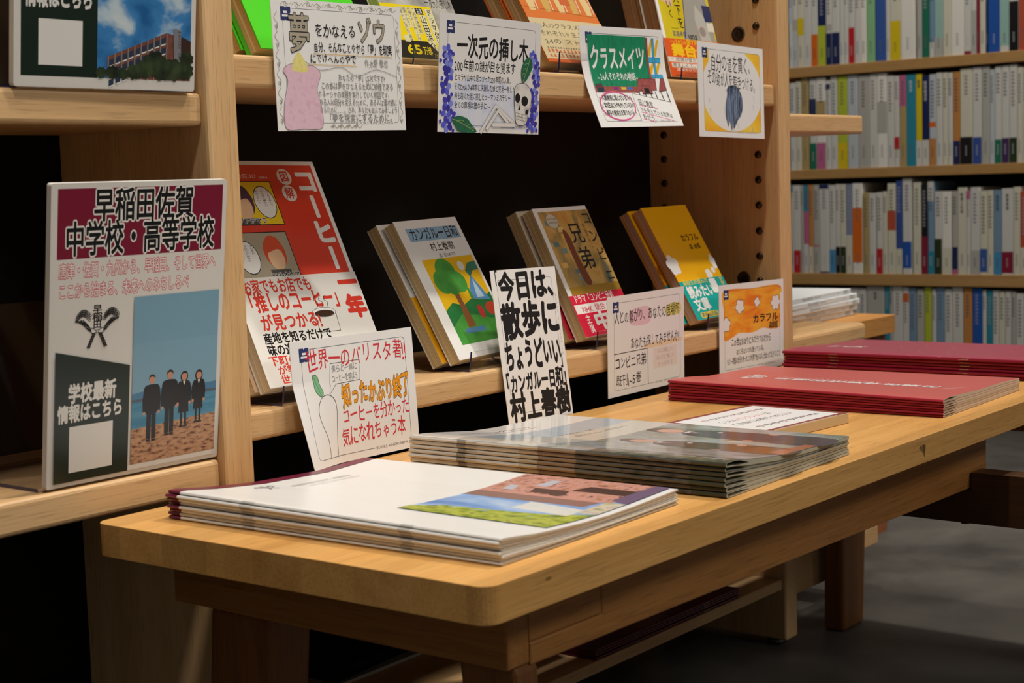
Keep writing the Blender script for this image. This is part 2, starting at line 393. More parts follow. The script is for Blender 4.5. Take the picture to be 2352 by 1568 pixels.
# ---------------------------------------------------------------- display bookcase
def part(mb, name, e, **k): return mb.build(name, e, inv(e), **k)
YF, YL, YB = 0.940, 0.945, 1.127
bc = empty('display_bookcase', 'pale wooden display bookcase with black back panels behind the low bench', 'bookcase', Matrix.Translation((1.3, 1.03, 0)))
b = MB(); b.box(0.829, 0.8605, YF, YB, Z(-0.5775), 1.75, ash('Z')); part(b, 'upright', bc, bevel=0.003)
b = MB(); b.box(1.729, 1.7585, YF, YB, Z(-0.5775), 1.75, ash('Z')); up = part(b, 'upright', bc, bevel=0.003)
b = MB(); b.box(0.2, 1.7285, YB - 0.0015, YB + 0.006, Z(-0.40), 1.75, BLACK); part(b, 'back_panel', bc)
b = MB(); b.box(0.2, 1.7285, 1.322, 1.33, 0.02, Z(-0.401), BLACK); part(b, 'back_panel', bc)  # added black board standing in for the dark open bay; next one caps it
b = MB(); b.box(0.2, 1.7285, YB + 0.0062, 1.33, Z(-0.4008), Z(-0.39), BLACK); part(b, 'back_panel', bc)
def shelf(x0, x1, z0, z1, name='shelf', y1=YB - 0.002, ax='X', bev=0.0035):
    b = MB(); b.box(x0, x1, YL, y1, Z(z0), Z(z1), ash(ax)); return part(b, name, bc, bevel=bev, seg=3)
shelf(0.8608, 1.7287, 0.0806, 0.1065); shelf(0.8608, 1.7287, -0.1992, -0.1755)
shelf(0.2, 0.8287, 0.0508, 0.0755); shelf(0.2, 0.8287, -0.232, -0.2075)
shelf(1.7588, 1.968, 0.049, 0.0728, y1=1.115); shelf(1.7588, 1.972, -0.2265, -0.2015, y1=1.105, bev=0.006)
shelf(0.8608, 1.7287, -0.5128, -0.4998, 'base_shelf', y1=1.32, bev=0.0015)
b = MB(); b.box(1.7588, 1.935, YL, YL + 0.02, Z(-0.527), Z(-0.44), ash('X')); part(b, 'plinth_board', bc, bevel=0.0015)
b = MB(); b.box(1.9352, 2.001, YL, 1.09, Z(-0.508), Z(-0.43), ash('X')); part(b, 'plinth_board', bc, bevel=0.0015)
for x, y in ((1.7435, 0.962), (1.7435, 1.10), (0.845, 0.962), (0.845, 1.10)):
    b = MB(); b.lathe([(0.0, 0), (0.011, 0), (0.012, 0.002), (0.012, 0.0055), (0.004, 0.006), (0.004, Z(-0.5775) + 0.002)], (x, y, 0), (0, 0, 1), metal('#8a8a8c', 0.4)); part(b, 'glide_foot', bc, smooth=False)
PIN = metal('#4a3a30', 0.28)
for y, zs in ((0.969, (0.2091, 0.178, 0.1475, 0.0239, -0.0066, -0.0373, -0.0686, -0.0994, -0.1298)), (1.104, (0.0534, 0.0228, -0.0075, -0.038, -0.0685))):
    for z in zs:
        b = MB(); b.lathe([(0.0047, -0.002), (0.0047, 0.0006), (0.0040, 0.0022), (0.0027, 0.0031), (0.0012, 0.0035), (0.0, 0.0036)], (1.729, y, Z(z)), (-1, 0, 0), PIN, 14); part(b, 'shelf_pin', bc, smooth=True)
for y, z in ((0.9935, 0.1705), (0.9917, -0.1274)):
    b = MB(); b.lathe([(0.0092, -0.001), (0.0092, 0.0007), (0.0074, 0.0012)], (1.729, y, Z(z)), (-1, 0, 0), metal('#6b5f55', 0.35), 20)
    b.lathe([(0.0074, 0.0012), (0.0045, 0.0006), (0.0032, 0.0006), (0.0032, 0.0002), (0, 0.0002)], (1.729, y, Z(z)), (-1, 0, 0), metal('#51463c', 0.4), 20); part(b, 'joint_bolt', bc)

# ---------------------------------------------------------------- low bench in front
bn = empty('display_bench', 'low oak display bench with splayed legs carrying the stacked brochures', 'bench', Matrix.Translation((1.3, 0.75, 0)))
b = MB(); b.prism(rr(0.697, 0.5715, 1.905, 0.9325, 0.011), Z(-0.255), Z(-0.2315), oak('X', 0.0452), 'Z')
a = Art(1); a.fill([(1.293, Z(-0.2405)), (1.300, Z(-0.2385)), (1.3065, Z(-0.2395)), (1.3055, Z(-0.2450)), (1.3045, Z(-0.2500)), (1.3005, Z(-0.2455))], mottle(['#745428', '#8a6836', '#5c4220'], (200, 200, 500), 4, 0.5)); a.fill([(1.3005, Z(-0.2392)), (1.3055, Z(-0.2398)), (1.3048, Z(-0.2470)), (1.3022, Z(-0.2440))], mottle(['#4a3518', '#6b4d26'], (300, 300, 600), 3, 0.5))
a.fill([(0.752, Z(-0.2385)), (0.755, Z(-0.2372)), (0.7585, Z(-0.238)), (0.756, Z(-0.2395))], ink('#8a6530', 0.6))
b.art(a, lambda u, v, n: (u, 0.5715 - 0.00005 - n, v)); part(b, 'bench_top', bn, bevel=0.0014, seg=2)
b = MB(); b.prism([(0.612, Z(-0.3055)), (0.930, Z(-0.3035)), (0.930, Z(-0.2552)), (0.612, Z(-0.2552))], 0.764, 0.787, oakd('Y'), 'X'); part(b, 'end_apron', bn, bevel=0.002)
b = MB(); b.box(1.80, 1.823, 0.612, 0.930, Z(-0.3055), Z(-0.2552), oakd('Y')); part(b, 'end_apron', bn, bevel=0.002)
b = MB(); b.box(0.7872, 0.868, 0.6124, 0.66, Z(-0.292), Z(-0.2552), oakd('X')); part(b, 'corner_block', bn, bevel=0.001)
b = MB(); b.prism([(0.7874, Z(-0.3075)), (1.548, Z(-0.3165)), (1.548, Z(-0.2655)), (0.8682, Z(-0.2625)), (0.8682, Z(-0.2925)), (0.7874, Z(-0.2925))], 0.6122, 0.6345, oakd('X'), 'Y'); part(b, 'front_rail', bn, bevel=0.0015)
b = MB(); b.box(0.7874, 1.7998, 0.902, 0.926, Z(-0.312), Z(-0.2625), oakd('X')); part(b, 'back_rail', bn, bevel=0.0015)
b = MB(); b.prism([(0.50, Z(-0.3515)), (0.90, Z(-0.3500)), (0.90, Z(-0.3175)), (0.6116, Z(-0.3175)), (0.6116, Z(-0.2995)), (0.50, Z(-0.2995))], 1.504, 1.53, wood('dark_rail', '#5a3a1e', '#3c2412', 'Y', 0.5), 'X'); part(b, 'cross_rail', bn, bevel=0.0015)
b = MB(); b.lathe([(0, -0.0035), (0.004, -0.003), (0.006, -0.001), (0.006, 0.001)], (1.517, 0.622, Z(-0.3512)), (0, 0, 1), metal('#3b3530', 0.5)); part(b, 'bolt_head', bn)
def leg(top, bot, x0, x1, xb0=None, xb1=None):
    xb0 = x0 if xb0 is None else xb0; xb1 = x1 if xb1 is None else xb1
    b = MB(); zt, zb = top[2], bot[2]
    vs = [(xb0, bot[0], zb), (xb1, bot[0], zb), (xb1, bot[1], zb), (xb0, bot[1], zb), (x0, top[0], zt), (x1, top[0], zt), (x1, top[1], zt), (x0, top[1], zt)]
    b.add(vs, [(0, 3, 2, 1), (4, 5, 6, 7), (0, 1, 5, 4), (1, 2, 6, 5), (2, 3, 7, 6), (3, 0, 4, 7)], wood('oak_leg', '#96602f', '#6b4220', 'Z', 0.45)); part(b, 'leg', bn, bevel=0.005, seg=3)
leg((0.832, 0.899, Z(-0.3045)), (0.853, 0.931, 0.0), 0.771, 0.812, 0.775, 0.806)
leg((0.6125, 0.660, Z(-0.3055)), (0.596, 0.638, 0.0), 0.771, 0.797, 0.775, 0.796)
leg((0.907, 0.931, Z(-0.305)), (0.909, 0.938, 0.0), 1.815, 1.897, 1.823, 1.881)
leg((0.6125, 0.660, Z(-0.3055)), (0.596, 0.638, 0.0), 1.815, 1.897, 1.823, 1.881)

# ---------------------------------------------------------------- second bench beyond the bookcase end
b2 = empty('display_bench', 'low wooden bench corner showing past the bookcase end, under white magazines', 'bench', Matrix.Translation((2.2, 1.3, 0)))
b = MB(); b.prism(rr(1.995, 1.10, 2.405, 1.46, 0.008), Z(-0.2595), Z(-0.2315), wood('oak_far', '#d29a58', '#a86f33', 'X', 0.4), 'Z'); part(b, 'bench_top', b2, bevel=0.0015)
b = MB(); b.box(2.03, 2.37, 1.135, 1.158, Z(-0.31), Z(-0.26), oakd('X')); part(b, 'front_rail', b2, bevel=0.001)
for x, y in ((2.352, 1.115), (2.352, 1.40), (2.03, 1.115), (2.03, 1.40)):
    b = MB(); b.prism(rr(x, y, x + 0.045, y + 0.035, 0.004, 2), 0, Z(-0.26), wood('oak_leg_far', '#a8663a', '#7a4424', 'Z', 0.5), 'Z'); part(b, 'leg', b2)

# ---------------------------------------------------------------- far bookcase
fb = empty('far_bookcase', 'tall wooden bookcase of upright academic books beyond the display unit', 'bookcase', Matrix.Translation((3.6, 1.6, 0)))
FX = 3.5
ROWZ = [(0.2528, 0.0245), (0.0072, 0.0225), (-0.2422, 0.0275), (-0.492, 0.025)]
for zt, th in ROWZ:
    b = MB(); b.box(FX, FX + 0.28, 0.85, 2.35, Z(zt - th), Z(zt), far); part(b, 'shelf', fb, bevel=0.001)
b = MB(); b.box(FX, FX + 0.28, 0.85, 2.35, Z(0.5), Z(0.524), far); part(b, 'shelf', fb)
b = MB(); b.box(FX + 0.281, FX + 0.29, 0.85, 2.35, 0.0, 1.55, ink('#1b1714', 0.7)); part(b, 'back_panel', fb)
b = MB(); b.box(FX, FX + 0.28, 2.351, 2.38, 0.0, 1.55, far); part(b, 'side_panel', fb)
b = MB(); b.box(FX, FX + 0.28, 0.82, 0.849, 0.0, 1.55, far); part(b, 'side_panel', fb)
b = MB(); b.box(FX + 0.03, FX + 0.05, 0.851, 2.349, 0.0, Z(-0.519), ink('#15120f', 0.6)); part(b, 'plinth_board', fb)

# ---------------------------------------------------------------- handwritten postcards clipped to the shelf fronts
PAPER = ink('#e9e8e6', 0.6, 0.25); PEN = ink('#1c1b1e'); PENCIL = ink('#8b8a88'); NAVY = ink('#2d3768'); RED = ink('#d2303a'); PINKL = ink('#dd5d9a')
LINE = ink('#3c4256'); GREYL = ink('#9a9894')
def logo(a, x, y, w, h):
    a.poly([(x, y), (x + w * 0.42, y), (x + w * 0.47, y + h * 0.07), (x + w * 0.55, y), (x + w, y), (x + w, y + h * 0.45), (x + w * 0.9, y + h * 0.52), (x + w, y + h * 0.58), (x + w, y + h), (x + w * 0.62, y + h), (x + w * 0.52, y + h * 0.9), (x + w * 0.42, y + h), (x, y + h)], NAVY)
    a.rect(x + w * 0.3, y + h * 0.52, x + w * 0.68, y + h * 0.68, PAPER); a.rect(x + w * 0.16, y + h * 0.28, x + w * 0.8, y + h * 0.42, PAPER)
class Card(Art):
    def __init__(s, W=149.0, H=105.5):
        Art.__init__(s); s.W = W; s.H = H
    def P(s, u, t): return (u * s.W, (1 - t) * s.H)
    def T(s, st, u0, u1, t0, t1, m, **k): s.text(st, u0 * s.W, u1 * s.W, (1 - t1) * s.H, (t1 - t0) * s.H, m, **k)
    def R(s, u0, t0, u1, t1, m): s.rect(u0 * s.W, (1 - t1) * s.H, u1 * s.W, (1 - t0) * s.H, m)
    def L(s, pts, w, m, closed=False): s.line([s.P(*p) for p in pts], w, m, closed)
    def C(s, pts, w, m, closed=False): s.curve([s.P(*p) for p in pts], w, m, 8, closed)
    def F(s, pts, m, line=None, lw=0.4, smooth=True):
        if smooth: s.fill([s.P(*p) for p in pts], m, 8, line, lw)
        else: s.poly([s.P(*p) for p in pts], m); line and s.line([s.P(*p) for p in pts], lw, line, True)
    def D(s, u, t, ru, rt, m, rot=0): s.disc(u * s.W, (1 - t) * s.H, ru * s.W, rt * s.H, m, 24, rot)
    def frame(s, u1=0.945, gap=(0.60, 0.90), col=None, w=0.35):
        col = col or LINE; W, H = s.W, s.H; x0, x1, y0, y1, r = 0.08 * W, u1 * W, 0.06 * H, 0.93 * H, 4
        s.line([(gap[0] * W, y0)] + [(x0 + r, y0)] + [(x0 + r - r * math.sin(t), y0 + r - r * math.cos(t)) for t in (0.3, 0.8, 1.2)] + [(x0, y0 + r), (x0, 0.84 * H)], w, col)
        s.line([(0.145 * W, y1), (x1 - r, y1)] + [(x1 - r + r * math.sin(t), y1 - r + r * math.cos(t)) for t in (0.3, 0.8, 1.2)] + [(x1, y1 - r), (x1, y0 + r)] + [(x1 - r + r * math.cos(t), y0 + r - r * math.sin(t)) for t in (0.3, 0.8, 1.2)] + [(x1 - r, y0), (gap[1] * W, y0)], w, col)
        s.text('BOOKS KINOKUNIYA', (gap[0] + 0.006) * W, (gap[1] - 0.006) * W, y0 - 1.3, 2.9, ink('#6d6d72'))
        logo(s, 0.066 * W, 0.835 * H, 0.075 * W, 0.108 * H)
def card(art, p, label, bend=None, W=149.0, H=105.5):
    b = MB(); fn = bend or plane
    b.sheet(fn, W / 1000, H / 1000, 0.0004, PAPER, 48 if bend else 4, 40 if bend else 4); b.art(art, (lambda u, v, n: fn(u, v, n + 0.00006)) if bend else fn, 0.003 if bend else None)
    return tag(b.build('handwritten_card', None, pose(*p)), label, 'card', 'handwritten cards on the shelf fronts')
TAUPE = ink('#a39a88')
# card 1: dream and elephant
a = Card(); a.frame(0.945, (0.585, 0.905))
def swirl(a, x, y, r, d, m, w=0.45, turns=1.6, n=26, ph=0.0):
    a.line([(x + r * (1 - 0.85 * i / n) * math.cos(ph + d * turns * 2 * math.pi * i / n), y + r * (1 - 0.85 * i / n) * math.sin(ph + d * turns * 2 * math.pi * i / n)) for i in range(n + 1)], w, m)
for i in range(11):
    x = 16 + i * 12.2; swirl(a, x, 102 - (i % 2) * 1.2, 2.4, 1 if i % 2 else -1, GREYL, 0.45, 1.4, 22, i); a.curve([(x - 6, 100.5), (x - 2, 103.2), (x + 3, 100.8), (x + 6, 103)], 0.4, TAUPE)
for i in range(6):
    y = 12 + i * 15
    for x0, d in ((4.2, 1), (144.4, -1)):
        a.curve([(x0, y - 7), (x0 + 2.2 * d, y - 2), (x0 - 1.6 * d, y + 3), (x0 + 1.8 * d, y + 8)], 0.42, TAUPE); swirl(a, x0 + 0.8 * d, y - 4, 1.9, d, GREYL, 0.45, 1.3, 18, 1.2); a.disc(x0 + 1.4 * d, y - 3.6, 0.8, 0.8, TAUPE)
for i in range(4):
    x = 58 + i * 9; a.curve([(x, 3), (x + 4, 5), (x + 7, 2.2), (x + 10, 4.4)], 0.45, TAUPE); swirl(a, x + 3, 3.4, 1.5, 1, TAUPE, 0.45)
a.T('夢', 0.115, 0.275, 0.125, 0.405, ink('#aaa18e'), off=0.014, outline=PEN, oo=0.022); a.T('をかなえる', 0.31, 0.63, 0.175, 0.275, PEN, hand=1, off=0.004)
a.T('ゾウ', 0.64, 0.875, 0.125, 0.31, ink('#aaa18e'), off=0.02, outline=PEN, oo=0.024)
a.T('自分、そんなことやから「夢」を現実', 0.295, 0.915, 0.32, 0.395, PEN, hand=1, off=0.008); a.L([(0.29, 0.405), (0.915, 0.412)], 0.5, ink('#d9ae5c'))
a.T('にでけへんのやで', 0.265, 0.62, 0.41, 0.475, PEN, hand=1, off=0.008); a.L([(0.255, 0.487), (0.62, 0.492)], 0.5, ink('#d9ae5c'))
a.T('作:水野 敬也', 0.685, 0.875, 0.44, 0.50, PENCIL, hand=1)
a.C([(0.1, 0.52), (0.2, 0.46), (0.33, 0.53), (0.5, 0.505), (0.62, 0.57), (0.78, 0.515), (0.945, 0.57)], 0.5, GREYL)
PCL = ink('#7d7c7b')
a.T('あなたの「夢」は何ですか?', 0.47, 0.85, 0.56, 0.615, PCL, hand=1); a.T('この本は夢をかなえるために神様である', 0.335, 0.91, 0.625, 0.68, PCL, hand=1)
a.T('ガネーシャの課題を実行していく物語です。', 0.31, 0.89, 0.69, 0.745, PCL, hand=1); a.T('ある人は自分を変えるために、ある人は漫才師に', 0.315, 0.935, 0.755, 0.805, PCL, hand=1)
a.T('なるために……。さあ、あなたも読んでみましょう', 0.315, 0.935, 0.815, 0.865, PCL, hand=1); a.T('「夢を現実にするために。', 0.36, 0.915, 0.87, 0.935, PCL, hand=0.6)
PK = mottle(['#d3a9bd', '#e0bccb', '#d9b2c4'], (160, 160, 160), 3, 0.6)
a.F([(0.06, 0.98), (0.055, 0.80), (0.09, 0.62), (0.06, 0.54), (0.12, 0.49), (0.2, 0.51), (0.28, 0.5), (0.335, 0.56), (0.305, 0.68), (0.33, 0.82), (0.325, 0.975), (0.19, 0.985)], PK, PCL, 0.4)
a.F([(0.125, 0.525), (0.18, 0.40), (0.245, 0.53), (0.19, 0.55)], mottle(['#dccf6e', '#e6dc94'], (300, 300, 300), 3, 0.6))
card(a, (0.9046, 0.9420, 0.0468, -1.65, 0.74, 0.61), 'white card with a pink and yellow drawing and long pencil text, below the green-edged book')
# card 2: flowers and skull
a = Card(); a.F([(0.1, 0.94), (0.1, 0.62), (0.45, 0.52), (0.8, 0.66), (0.93, 0.94), (0.5, 0.95)], mottle(['#c3cce6', '#d9dfee', '#e2e4ea'], (60, 60, 60), 4, 0.6))
a.frame(0.945, (0.6, 0.87))
a.T('一次元の挿し木', 0.165, 0.875, 0.175, 0.365, PEN, off=0.022, hand=0.5); a.T('200年前の謎が目を覚ます', 0.145, 0.745, 0.385, 0.475, PEN, off=0.01, hand=0.5)
for i, (st, u1) in enumerate((('ヒマラヤ山中で見つかった200年前の人骨。', 0.715), ('そのDNAが4年前に失踪した妹と完全一致した。', 0.775), ('時を超えた謎に挑むヒューマンミステリー', 0.70), ('全ての真相は誰の手に―', 0.495))):
    a.T(st, 0.148, u1, 0.505 + 0.078 * i, 0.562 + 0.078 * i, PEN, off=0.006, hand=0.6)
VI = [ink('#4541b4'), ink('#5a5fd0'), ink('#7f8be0'), ink('#3b349c')]
def flower(a, u, t, r, k):
    x, y = a.P(u, t)
    for j in range(5):
        q = 2 * math.pi * j / 5 + k; a.disc(x + r * 0.62 * math.cos(q), y + r * 0.62 * math.sin(q), r * 0.55, r * 0.42, VI[(j + k) % 4], 14, math.degrees(q))
    a.disc(x, y, r * 0.17, r * 0.17, ink('#d8d4c8', 0.15, 0.7))
for k, (u, t, r) in enumerate(((0.075, 0.325, 6.6), (0.085, 0.39, 6.2), (0.085, 0.46, 6.4), (0.095, 0.51, 6.2), (0.065, 0.62, 6.8), (0.085, 0.755, 6.6), (0.075, 0.83, 6.2), (0.085, 0.935, 7), (0.125, 0.86, 5.5),
                               (0.92, 0.30, 5.0), (0.945, 0.36, 5.6), (0.955, 0.47, 6.0), (0.965, 0.53, 5.4), (0.945, 0.64, 5.8), (0.95, 0.72, 6), (0.945, 0.81, 6), (0.905, 0.90, 5.6), (0.94, 0.93, 5.8))): flower(a, u, t, r, k)
for u, t in ((0.015, 0.40), (0.13, 0.34), (0.03, 0.55), (0.12, 0.68), (0.02, 0.83), (0.02, 0.91), (0.14, 0.985), (0.88, 0.97), (0.975, 0.965), (0.985, 0.40), (0.91, 0.60)): a.D(u, t, 0.012, 0.017, VI[0])
LEAF = mottle(['#1d5a41', '#2a7350'], (200, 200, 200), 3, 0.5); VEIN = ink('#9db06a')
a.F([(0.13, 0.89), (0.19, 0.86), (0.27, 0.88), (0.32, 0.935), (0.36, 0.995), (0.2, 0.995), (0.16, 0.95)], LEAF); a.C([(0.13, 0.885), (0.22, 0.92), (0.34, 0.985)], 0.6, VEIN)
for k in range(3): a.C([(0.18 + 0.05 * k, 0.905 + 0.025 * k), (0.22 + 0.05 * k, 0.895 + 0.03 * k), (0.25 + 0.05 * k, 0.91 + 0.03 * k)], 0.4, VEIN)
a.F([(0.885, 0.31), (0.83, 0.35), (0.80, 0.44), (0.82, 0.54), (0.88, 0.48), (0.915, 0.38)], LEAF); a.C([(0.89, 0.315), (0.86, 0.42), (0.82, 0.535)], 0.6, VEIN)
for k in range(3): a.C([(0.875 - 0.018 * k, 0.37 + 0.045 * k), (0.85 - 0.015 * k, 0.37 + 0.045 * k), (0.83 - 0.008 * k, 0.385 + 0.045 * k)], 0.4, VEIN)
BONE = ink('#e3e1dc'); SK = mottle(['#b9b7b2', '#dedcd8', '#e6e4e0'], (120, 120, 120), 3, 0.6)
for pts in ([(0.40, 1.0), (0.55, 0.76), (0.74, 0.91)], [(0.46, 0.97), (0.575, 0.80), (0.70, 0.93)]):
    a.L(pts, 4.2, ink('#8d8f99')); a.L(pts, 3.5, BONE)
a.L([(0.52, 0.925), (0.75, 0.92)], 4.0, ink('#9da3b6')); a.L([(0.52, 0.925), (0.75, 0.92)], 3.4, BONE)
a.F([(0.735, 0.67), (0.745, 0.58), (0.80, 0.548), (0.87, 0.565), (0.91, 0.64), (0.905, 0.74), (0.88, 0.80), (0.87, 0.89), (0.82, 0.925), (0.76, 0.905), (0.745, 0.80)], SK, PEN, 0.5)
a.D(0.768, 0.68, 0.026, 0.042, PEN); a.D(0.842, 0.705, 0.034, 0.045, PEN); a.F([(0.786, 0.735), (0.80, 0.79), (0.775, 0.785)], PEN, smooth=False)
a.F([(0.75, 0.81), (0.855, 0.83), (0.85, 0.885), (0.76, 0.87)], BONE, PEN, 0.3, smooth=False); a.L([(0.752, 0.84), (0.853, 0.858)], 0.4, PEN)
for k in range(6): a.L([(0.765 + 0.015 * k, 0.813 + 0.003 * k), (0.768 + 0.014 * k, 0.87 + 0.003 * k)], 0.3, PEN)
a.F([(0.87, 0.78), (0.85, 0.80), (0.862, 0.83), (0.885, 0.80)], PEN)
card(a, (1.0986, 0.9405, 0.0472, -0.28, -3.54, -0.74), 'white card with purple flowers, green leaves and a skull around black writing')
# card 3: green blackboard
a = Card(); G = mottle(['#04714e', '#0d8a5f', '#067a55'], (220, 60, 60), 3, 0.5); BR = mottle(['#8d4542', '#a2524d'], (200, 200, 200), 2, 0.55); YE = ink('#e2b417'); BL_ = ink('#3fa7d3')
a.frame(0.945, (0.6, 0.9))
a.R(0.085, 0.08, 0.775, 0.585, G); a.R(0.775, 0.085, 0.80, 0.60, BR)
a.R(0.80, 0.09, 0.945, 0.49, PAPER)
for u0 in (0.80, 0.875):
    for t0, t1 in ((0.10, 0.28), (0.33, 0.455)):
        a.F([(u0, t1 - 0.06), (u0 + 0.04, t0), (u0 + 0.066, t0), (u0 + 0.02, t1 - 0.01), (u0, t1 - 0.005)], YE, smooth=False)
a.R(0.85, 0.088, 0.876, 0.49, BL_); a.R(0.80, 0.28, 0.945, 0.335, BL_); a.R(0.80, 0.452, 0.945, 0.492, BL_)
for p in ([(0.85, 0.088), (0.85, 0.49)], [(0.876, 0.088), (0.876, 0.49)], [(0.80, 0.28), (0.945, 0.285)], [(0.80, 0.335), (0.945, 0.335)], [(0.775, 0.085), (0.775, 0.6)], [(0.80, 0.49), (0.945, 0.493)]): a.L(p, 0.45, PEN)
a.T('クラスメイツ', 0.10, 0.75, 0.20, 0.42, PAPER, off=0.026, hand=0.5); a.T('~24人それぞれの物語~', 0.15, 0.63, 0.445, 0.525, PAPER, off=0.014, hand=0.7)
a.R(0.085, 0.585, 0.6, 0.645, BR)
for u, c in ((0.30, '#7e2f78'), (0.39, '#d7b83a'), (0.46, '#3f6fc0')): a.R(u, 0.59, u + 0.06, 0.615, ink(c))
a.F([(0.10, 0.565), (0.17, 0.555), (0.19, 0.60), (0.18, 0.63), (0.11, 0.635)], ink('#5b3a3c'), PEN, 0.4, smooth=False); a.R(0.115, 0.60, 0.18, 0.64, ink('#1b3a46'))
for u, w in ((0.57, 0.27), (0.845, 0.1)):
    a.F([(u + 0.055, 0.50), (u + min(w, 0.27), 0.50), (u + w - (0.02 if w > 0.2 else 0), 0.62), (u + 0.02, 0.63), (u, 0.65), (u, 0.63)], BR, PEN, 0.5, smooth=False)
    for k in (0.02, 0.09, 0.16, 0.22):
        if k < w: a.L([(u + k, 0.64), (u + k + 0.008, 0.78)], 1.3, PEN)
    if w > 0.2: a.F([(u + 0.06, 0.66), (u + 0.07, 0.575), (u + 0.17, 0.575), (u + 0.19, 0.655)], BR, PEN, 0.8, smooth=False); a.R(u + 0.095, 0.60, u + 0.155, 0.65, PEN)
a.F([(0.5, 0.655), (0.945, 0.75), (0.945, 0.95), (0.5, 0.95)], PAPER, smooth=False)
a.L([(0.5, 0.93), (0.5, 0.655), (0.945, 0.745)], 0.5, PEN); a.text('BOOKS KINOKUNIYA', 90, 133, 5.0, 2.9, ink('#6d6d72'))
for k in range(2): a.C([(0.28 + 0.2 * math.cos(t) + 0.006 * k, 0.785 + (0.15 - 0.008 * k) * math.sin(t)) for t in (0, 0.8, 1.6, 2.4, 3.2, 4, 4.8, 5.6)], 0.8, PINKL, True)
for i, st in enumerate(('人間関係に悩んでいる人へ', '学校生活にもやもやしている人へ', '相手の気持ちを知りたい人へ')):
    t = 0.675 + 0.077 * i; a.T(st, 0.125, 0.475, t, t + 0.055, PEN, off=0.008, hand=0.7); x, y = a.P(0.095, t + 0.048); a.line([(x, y), (x + 2, y), (x + 2, y + 3), (x, y + 3)], 0.4, PEN, True)
a.T('同じ教室、', 0.54, 0.75, 0.715, 0.785, PEN, off=0.006, hand=0.7, slope=-0.14); a.T('でも見えている世界は', 0.53, 0.90, 0.80, 0.85, PEN, off=0.006, hand=0.7, slope=-0.14); a.T('ちがう', 0.53, 0.67, 0.87, 0.925, PEN, off=0.006, hand=0.7, slope=-0.1)
for p in ([(0.54, 0.775), (0.75, 0.82)], [(0.53, 0.85), (0.90, 0.945)], [(0.53, 0.92), (0.67, 0.955)]): a.L(p, 0.7, PINKL)
def bend3(u, v, n):
    t = max(0.0, 1 - v / 0.105); return (u, v - 0.000, n + 0.010 * math.sin(max(0, t - 0.25) * 1.6) ** 2 * 1.2 - 0.0035 * math.sin(math.pi * t))
card(a, (1.3345, 0.9360, 0.0507, -1.82, 7.3, 1.01), 'curled white card with a painted green blackboard, desks and a yellow striped window', bend3)
# card 4: head of hair
a = Card(); YG = mottle(['#f0a21c', '#f4c93a', '#f2dc6a'], (14, 26, 14), 2, 0.55)
a.frr(0.08 * 149, 0.06 * 105.5, 0.945 * 149, 0.93 * 105.5, 4, YG); a.F([(0.51 + 0.46 * math.cos(t), 0.49 + 0.445 * math.sin(t)) for t in [i * math.pi / 8 for i in range(16)]], PAPER)
a.R(0, 0, 1, 0.068, PAPER); a.R(0.945, 0, 1, 1, PAPER); a.R(0, 0, 0.08, 1, PAPER); a.R(0, 0.94, 1, 1, PAPER); a.R(0.16, 0.05, 0.72, 0.3, PAPER); a.frame(0.945, (0.58, 0.9))
a.T('自分の道を貫く、', 0.185, 0.84, 0.125, 0.30, PEN, hand=0.9, slope=-0.01); a.T('その姿が人を惹きつける。', 0.135, 0.90, 0.30, 0.44, PEN, hand=0.9, slope=-0.06)
HR = mottle(['#20283a', '#3d4a66', '#7f92ad', '#566482'], (360, 40, 40), 4, 0.5, 0.5)
a.F([(0.43, 0.47), (0.50, 0.435), (0.58, 0.45), (0.645, 0.54), (0.66, 0.66), (0.63, 0.75), (0.57, 0.82), (0.52, 0.90), (0.50, 0.85), (0.485, 0.92), (0.455, 0.83), (0.43, 0.88), (0.40, 0.76), (0.405, 0.63), (0.425, 0.54)], HR, PEN, 0.35)
for k in range(7): a.C([(0.50 + 0.018 * k, 0.46 + 0.01 * k), (0.53 + 0.017 * k, 0.58), (0.53 + 0.012 * k, 0.72), (0.485 + 0.012 * k, 0.86 - 0.012 * k)], 0.35, ink('#1a2030') if k % 2 else ink('#93a5bd'))
a.C([(0.44, 0.56), (0.385, 0.68), (0.40, 0.79), (0.44, 0.87)], 0.35, PEN); a.C([(0.40, 0.50), (0.44, 0.48), (0.47, 0.45)], 0.4, PEN); a.C([(0.50, 0.90), (0.54, 0.80), (0.60, 0.90)], 0.35, PENCIL); a.C([(0.47, 0.93), (0.49, 0.88), (0.52, 0.93)], 0.35, PENCIL)
for u, t in ((0.145, 0.58), (0.16, 0.70), (0.83, 0.54), (0.82, 0.63), (0.80, 0.88)): a.C([(u, t), (u + 0.015, t + 0.03), (u + 0.005, t + 0.06)], 0.35, PENCIL)
card(a, (1.5486, 0.9415, 0.0444, 0.31, 1.08, -0.95), 'white card with a drawn head of long dark hair and glowing yellow corners')
# card 5: coffee handwriting
a = Card(); a.frame(0.93, (0.62, 0.905)); a.T('世界一のバリスタ著!!', 0.115, 0.945, 0.085, 0.245, RED, hand=1.1, off=0.004)
a.L([(0.285, 0.37), (0.30, 0.205), (0.535, 0.205), (0.53, 0.365), (0.335, 0.372), (0.275, 0.45), (0.29, 0.37)], 0.45, PEN); a.T('僕らと一緒に', 0.305, 0.515, 0.225, 0.28, PENCIL, hand=1, off=0.004); a.T('コーヒーを学ぼう', 0.305, 0.515, 0.30, 0.355, PENCIL, hand=1, off=0.004)
a.F([(0.155, 0.28), (0.19, 0.29), (0.205, 0.36), (0.225, 0.425), (0.20, 0.45), (0.165, 0.40), (0.16, 0.34)], ink('#7fb98c'), ink('#2c5a3c'), 0.5); a.C([(0.165, 0.30), (0.185, 0.37), (0.205, 0.44)], 0.4, ink('#3f7d55'))
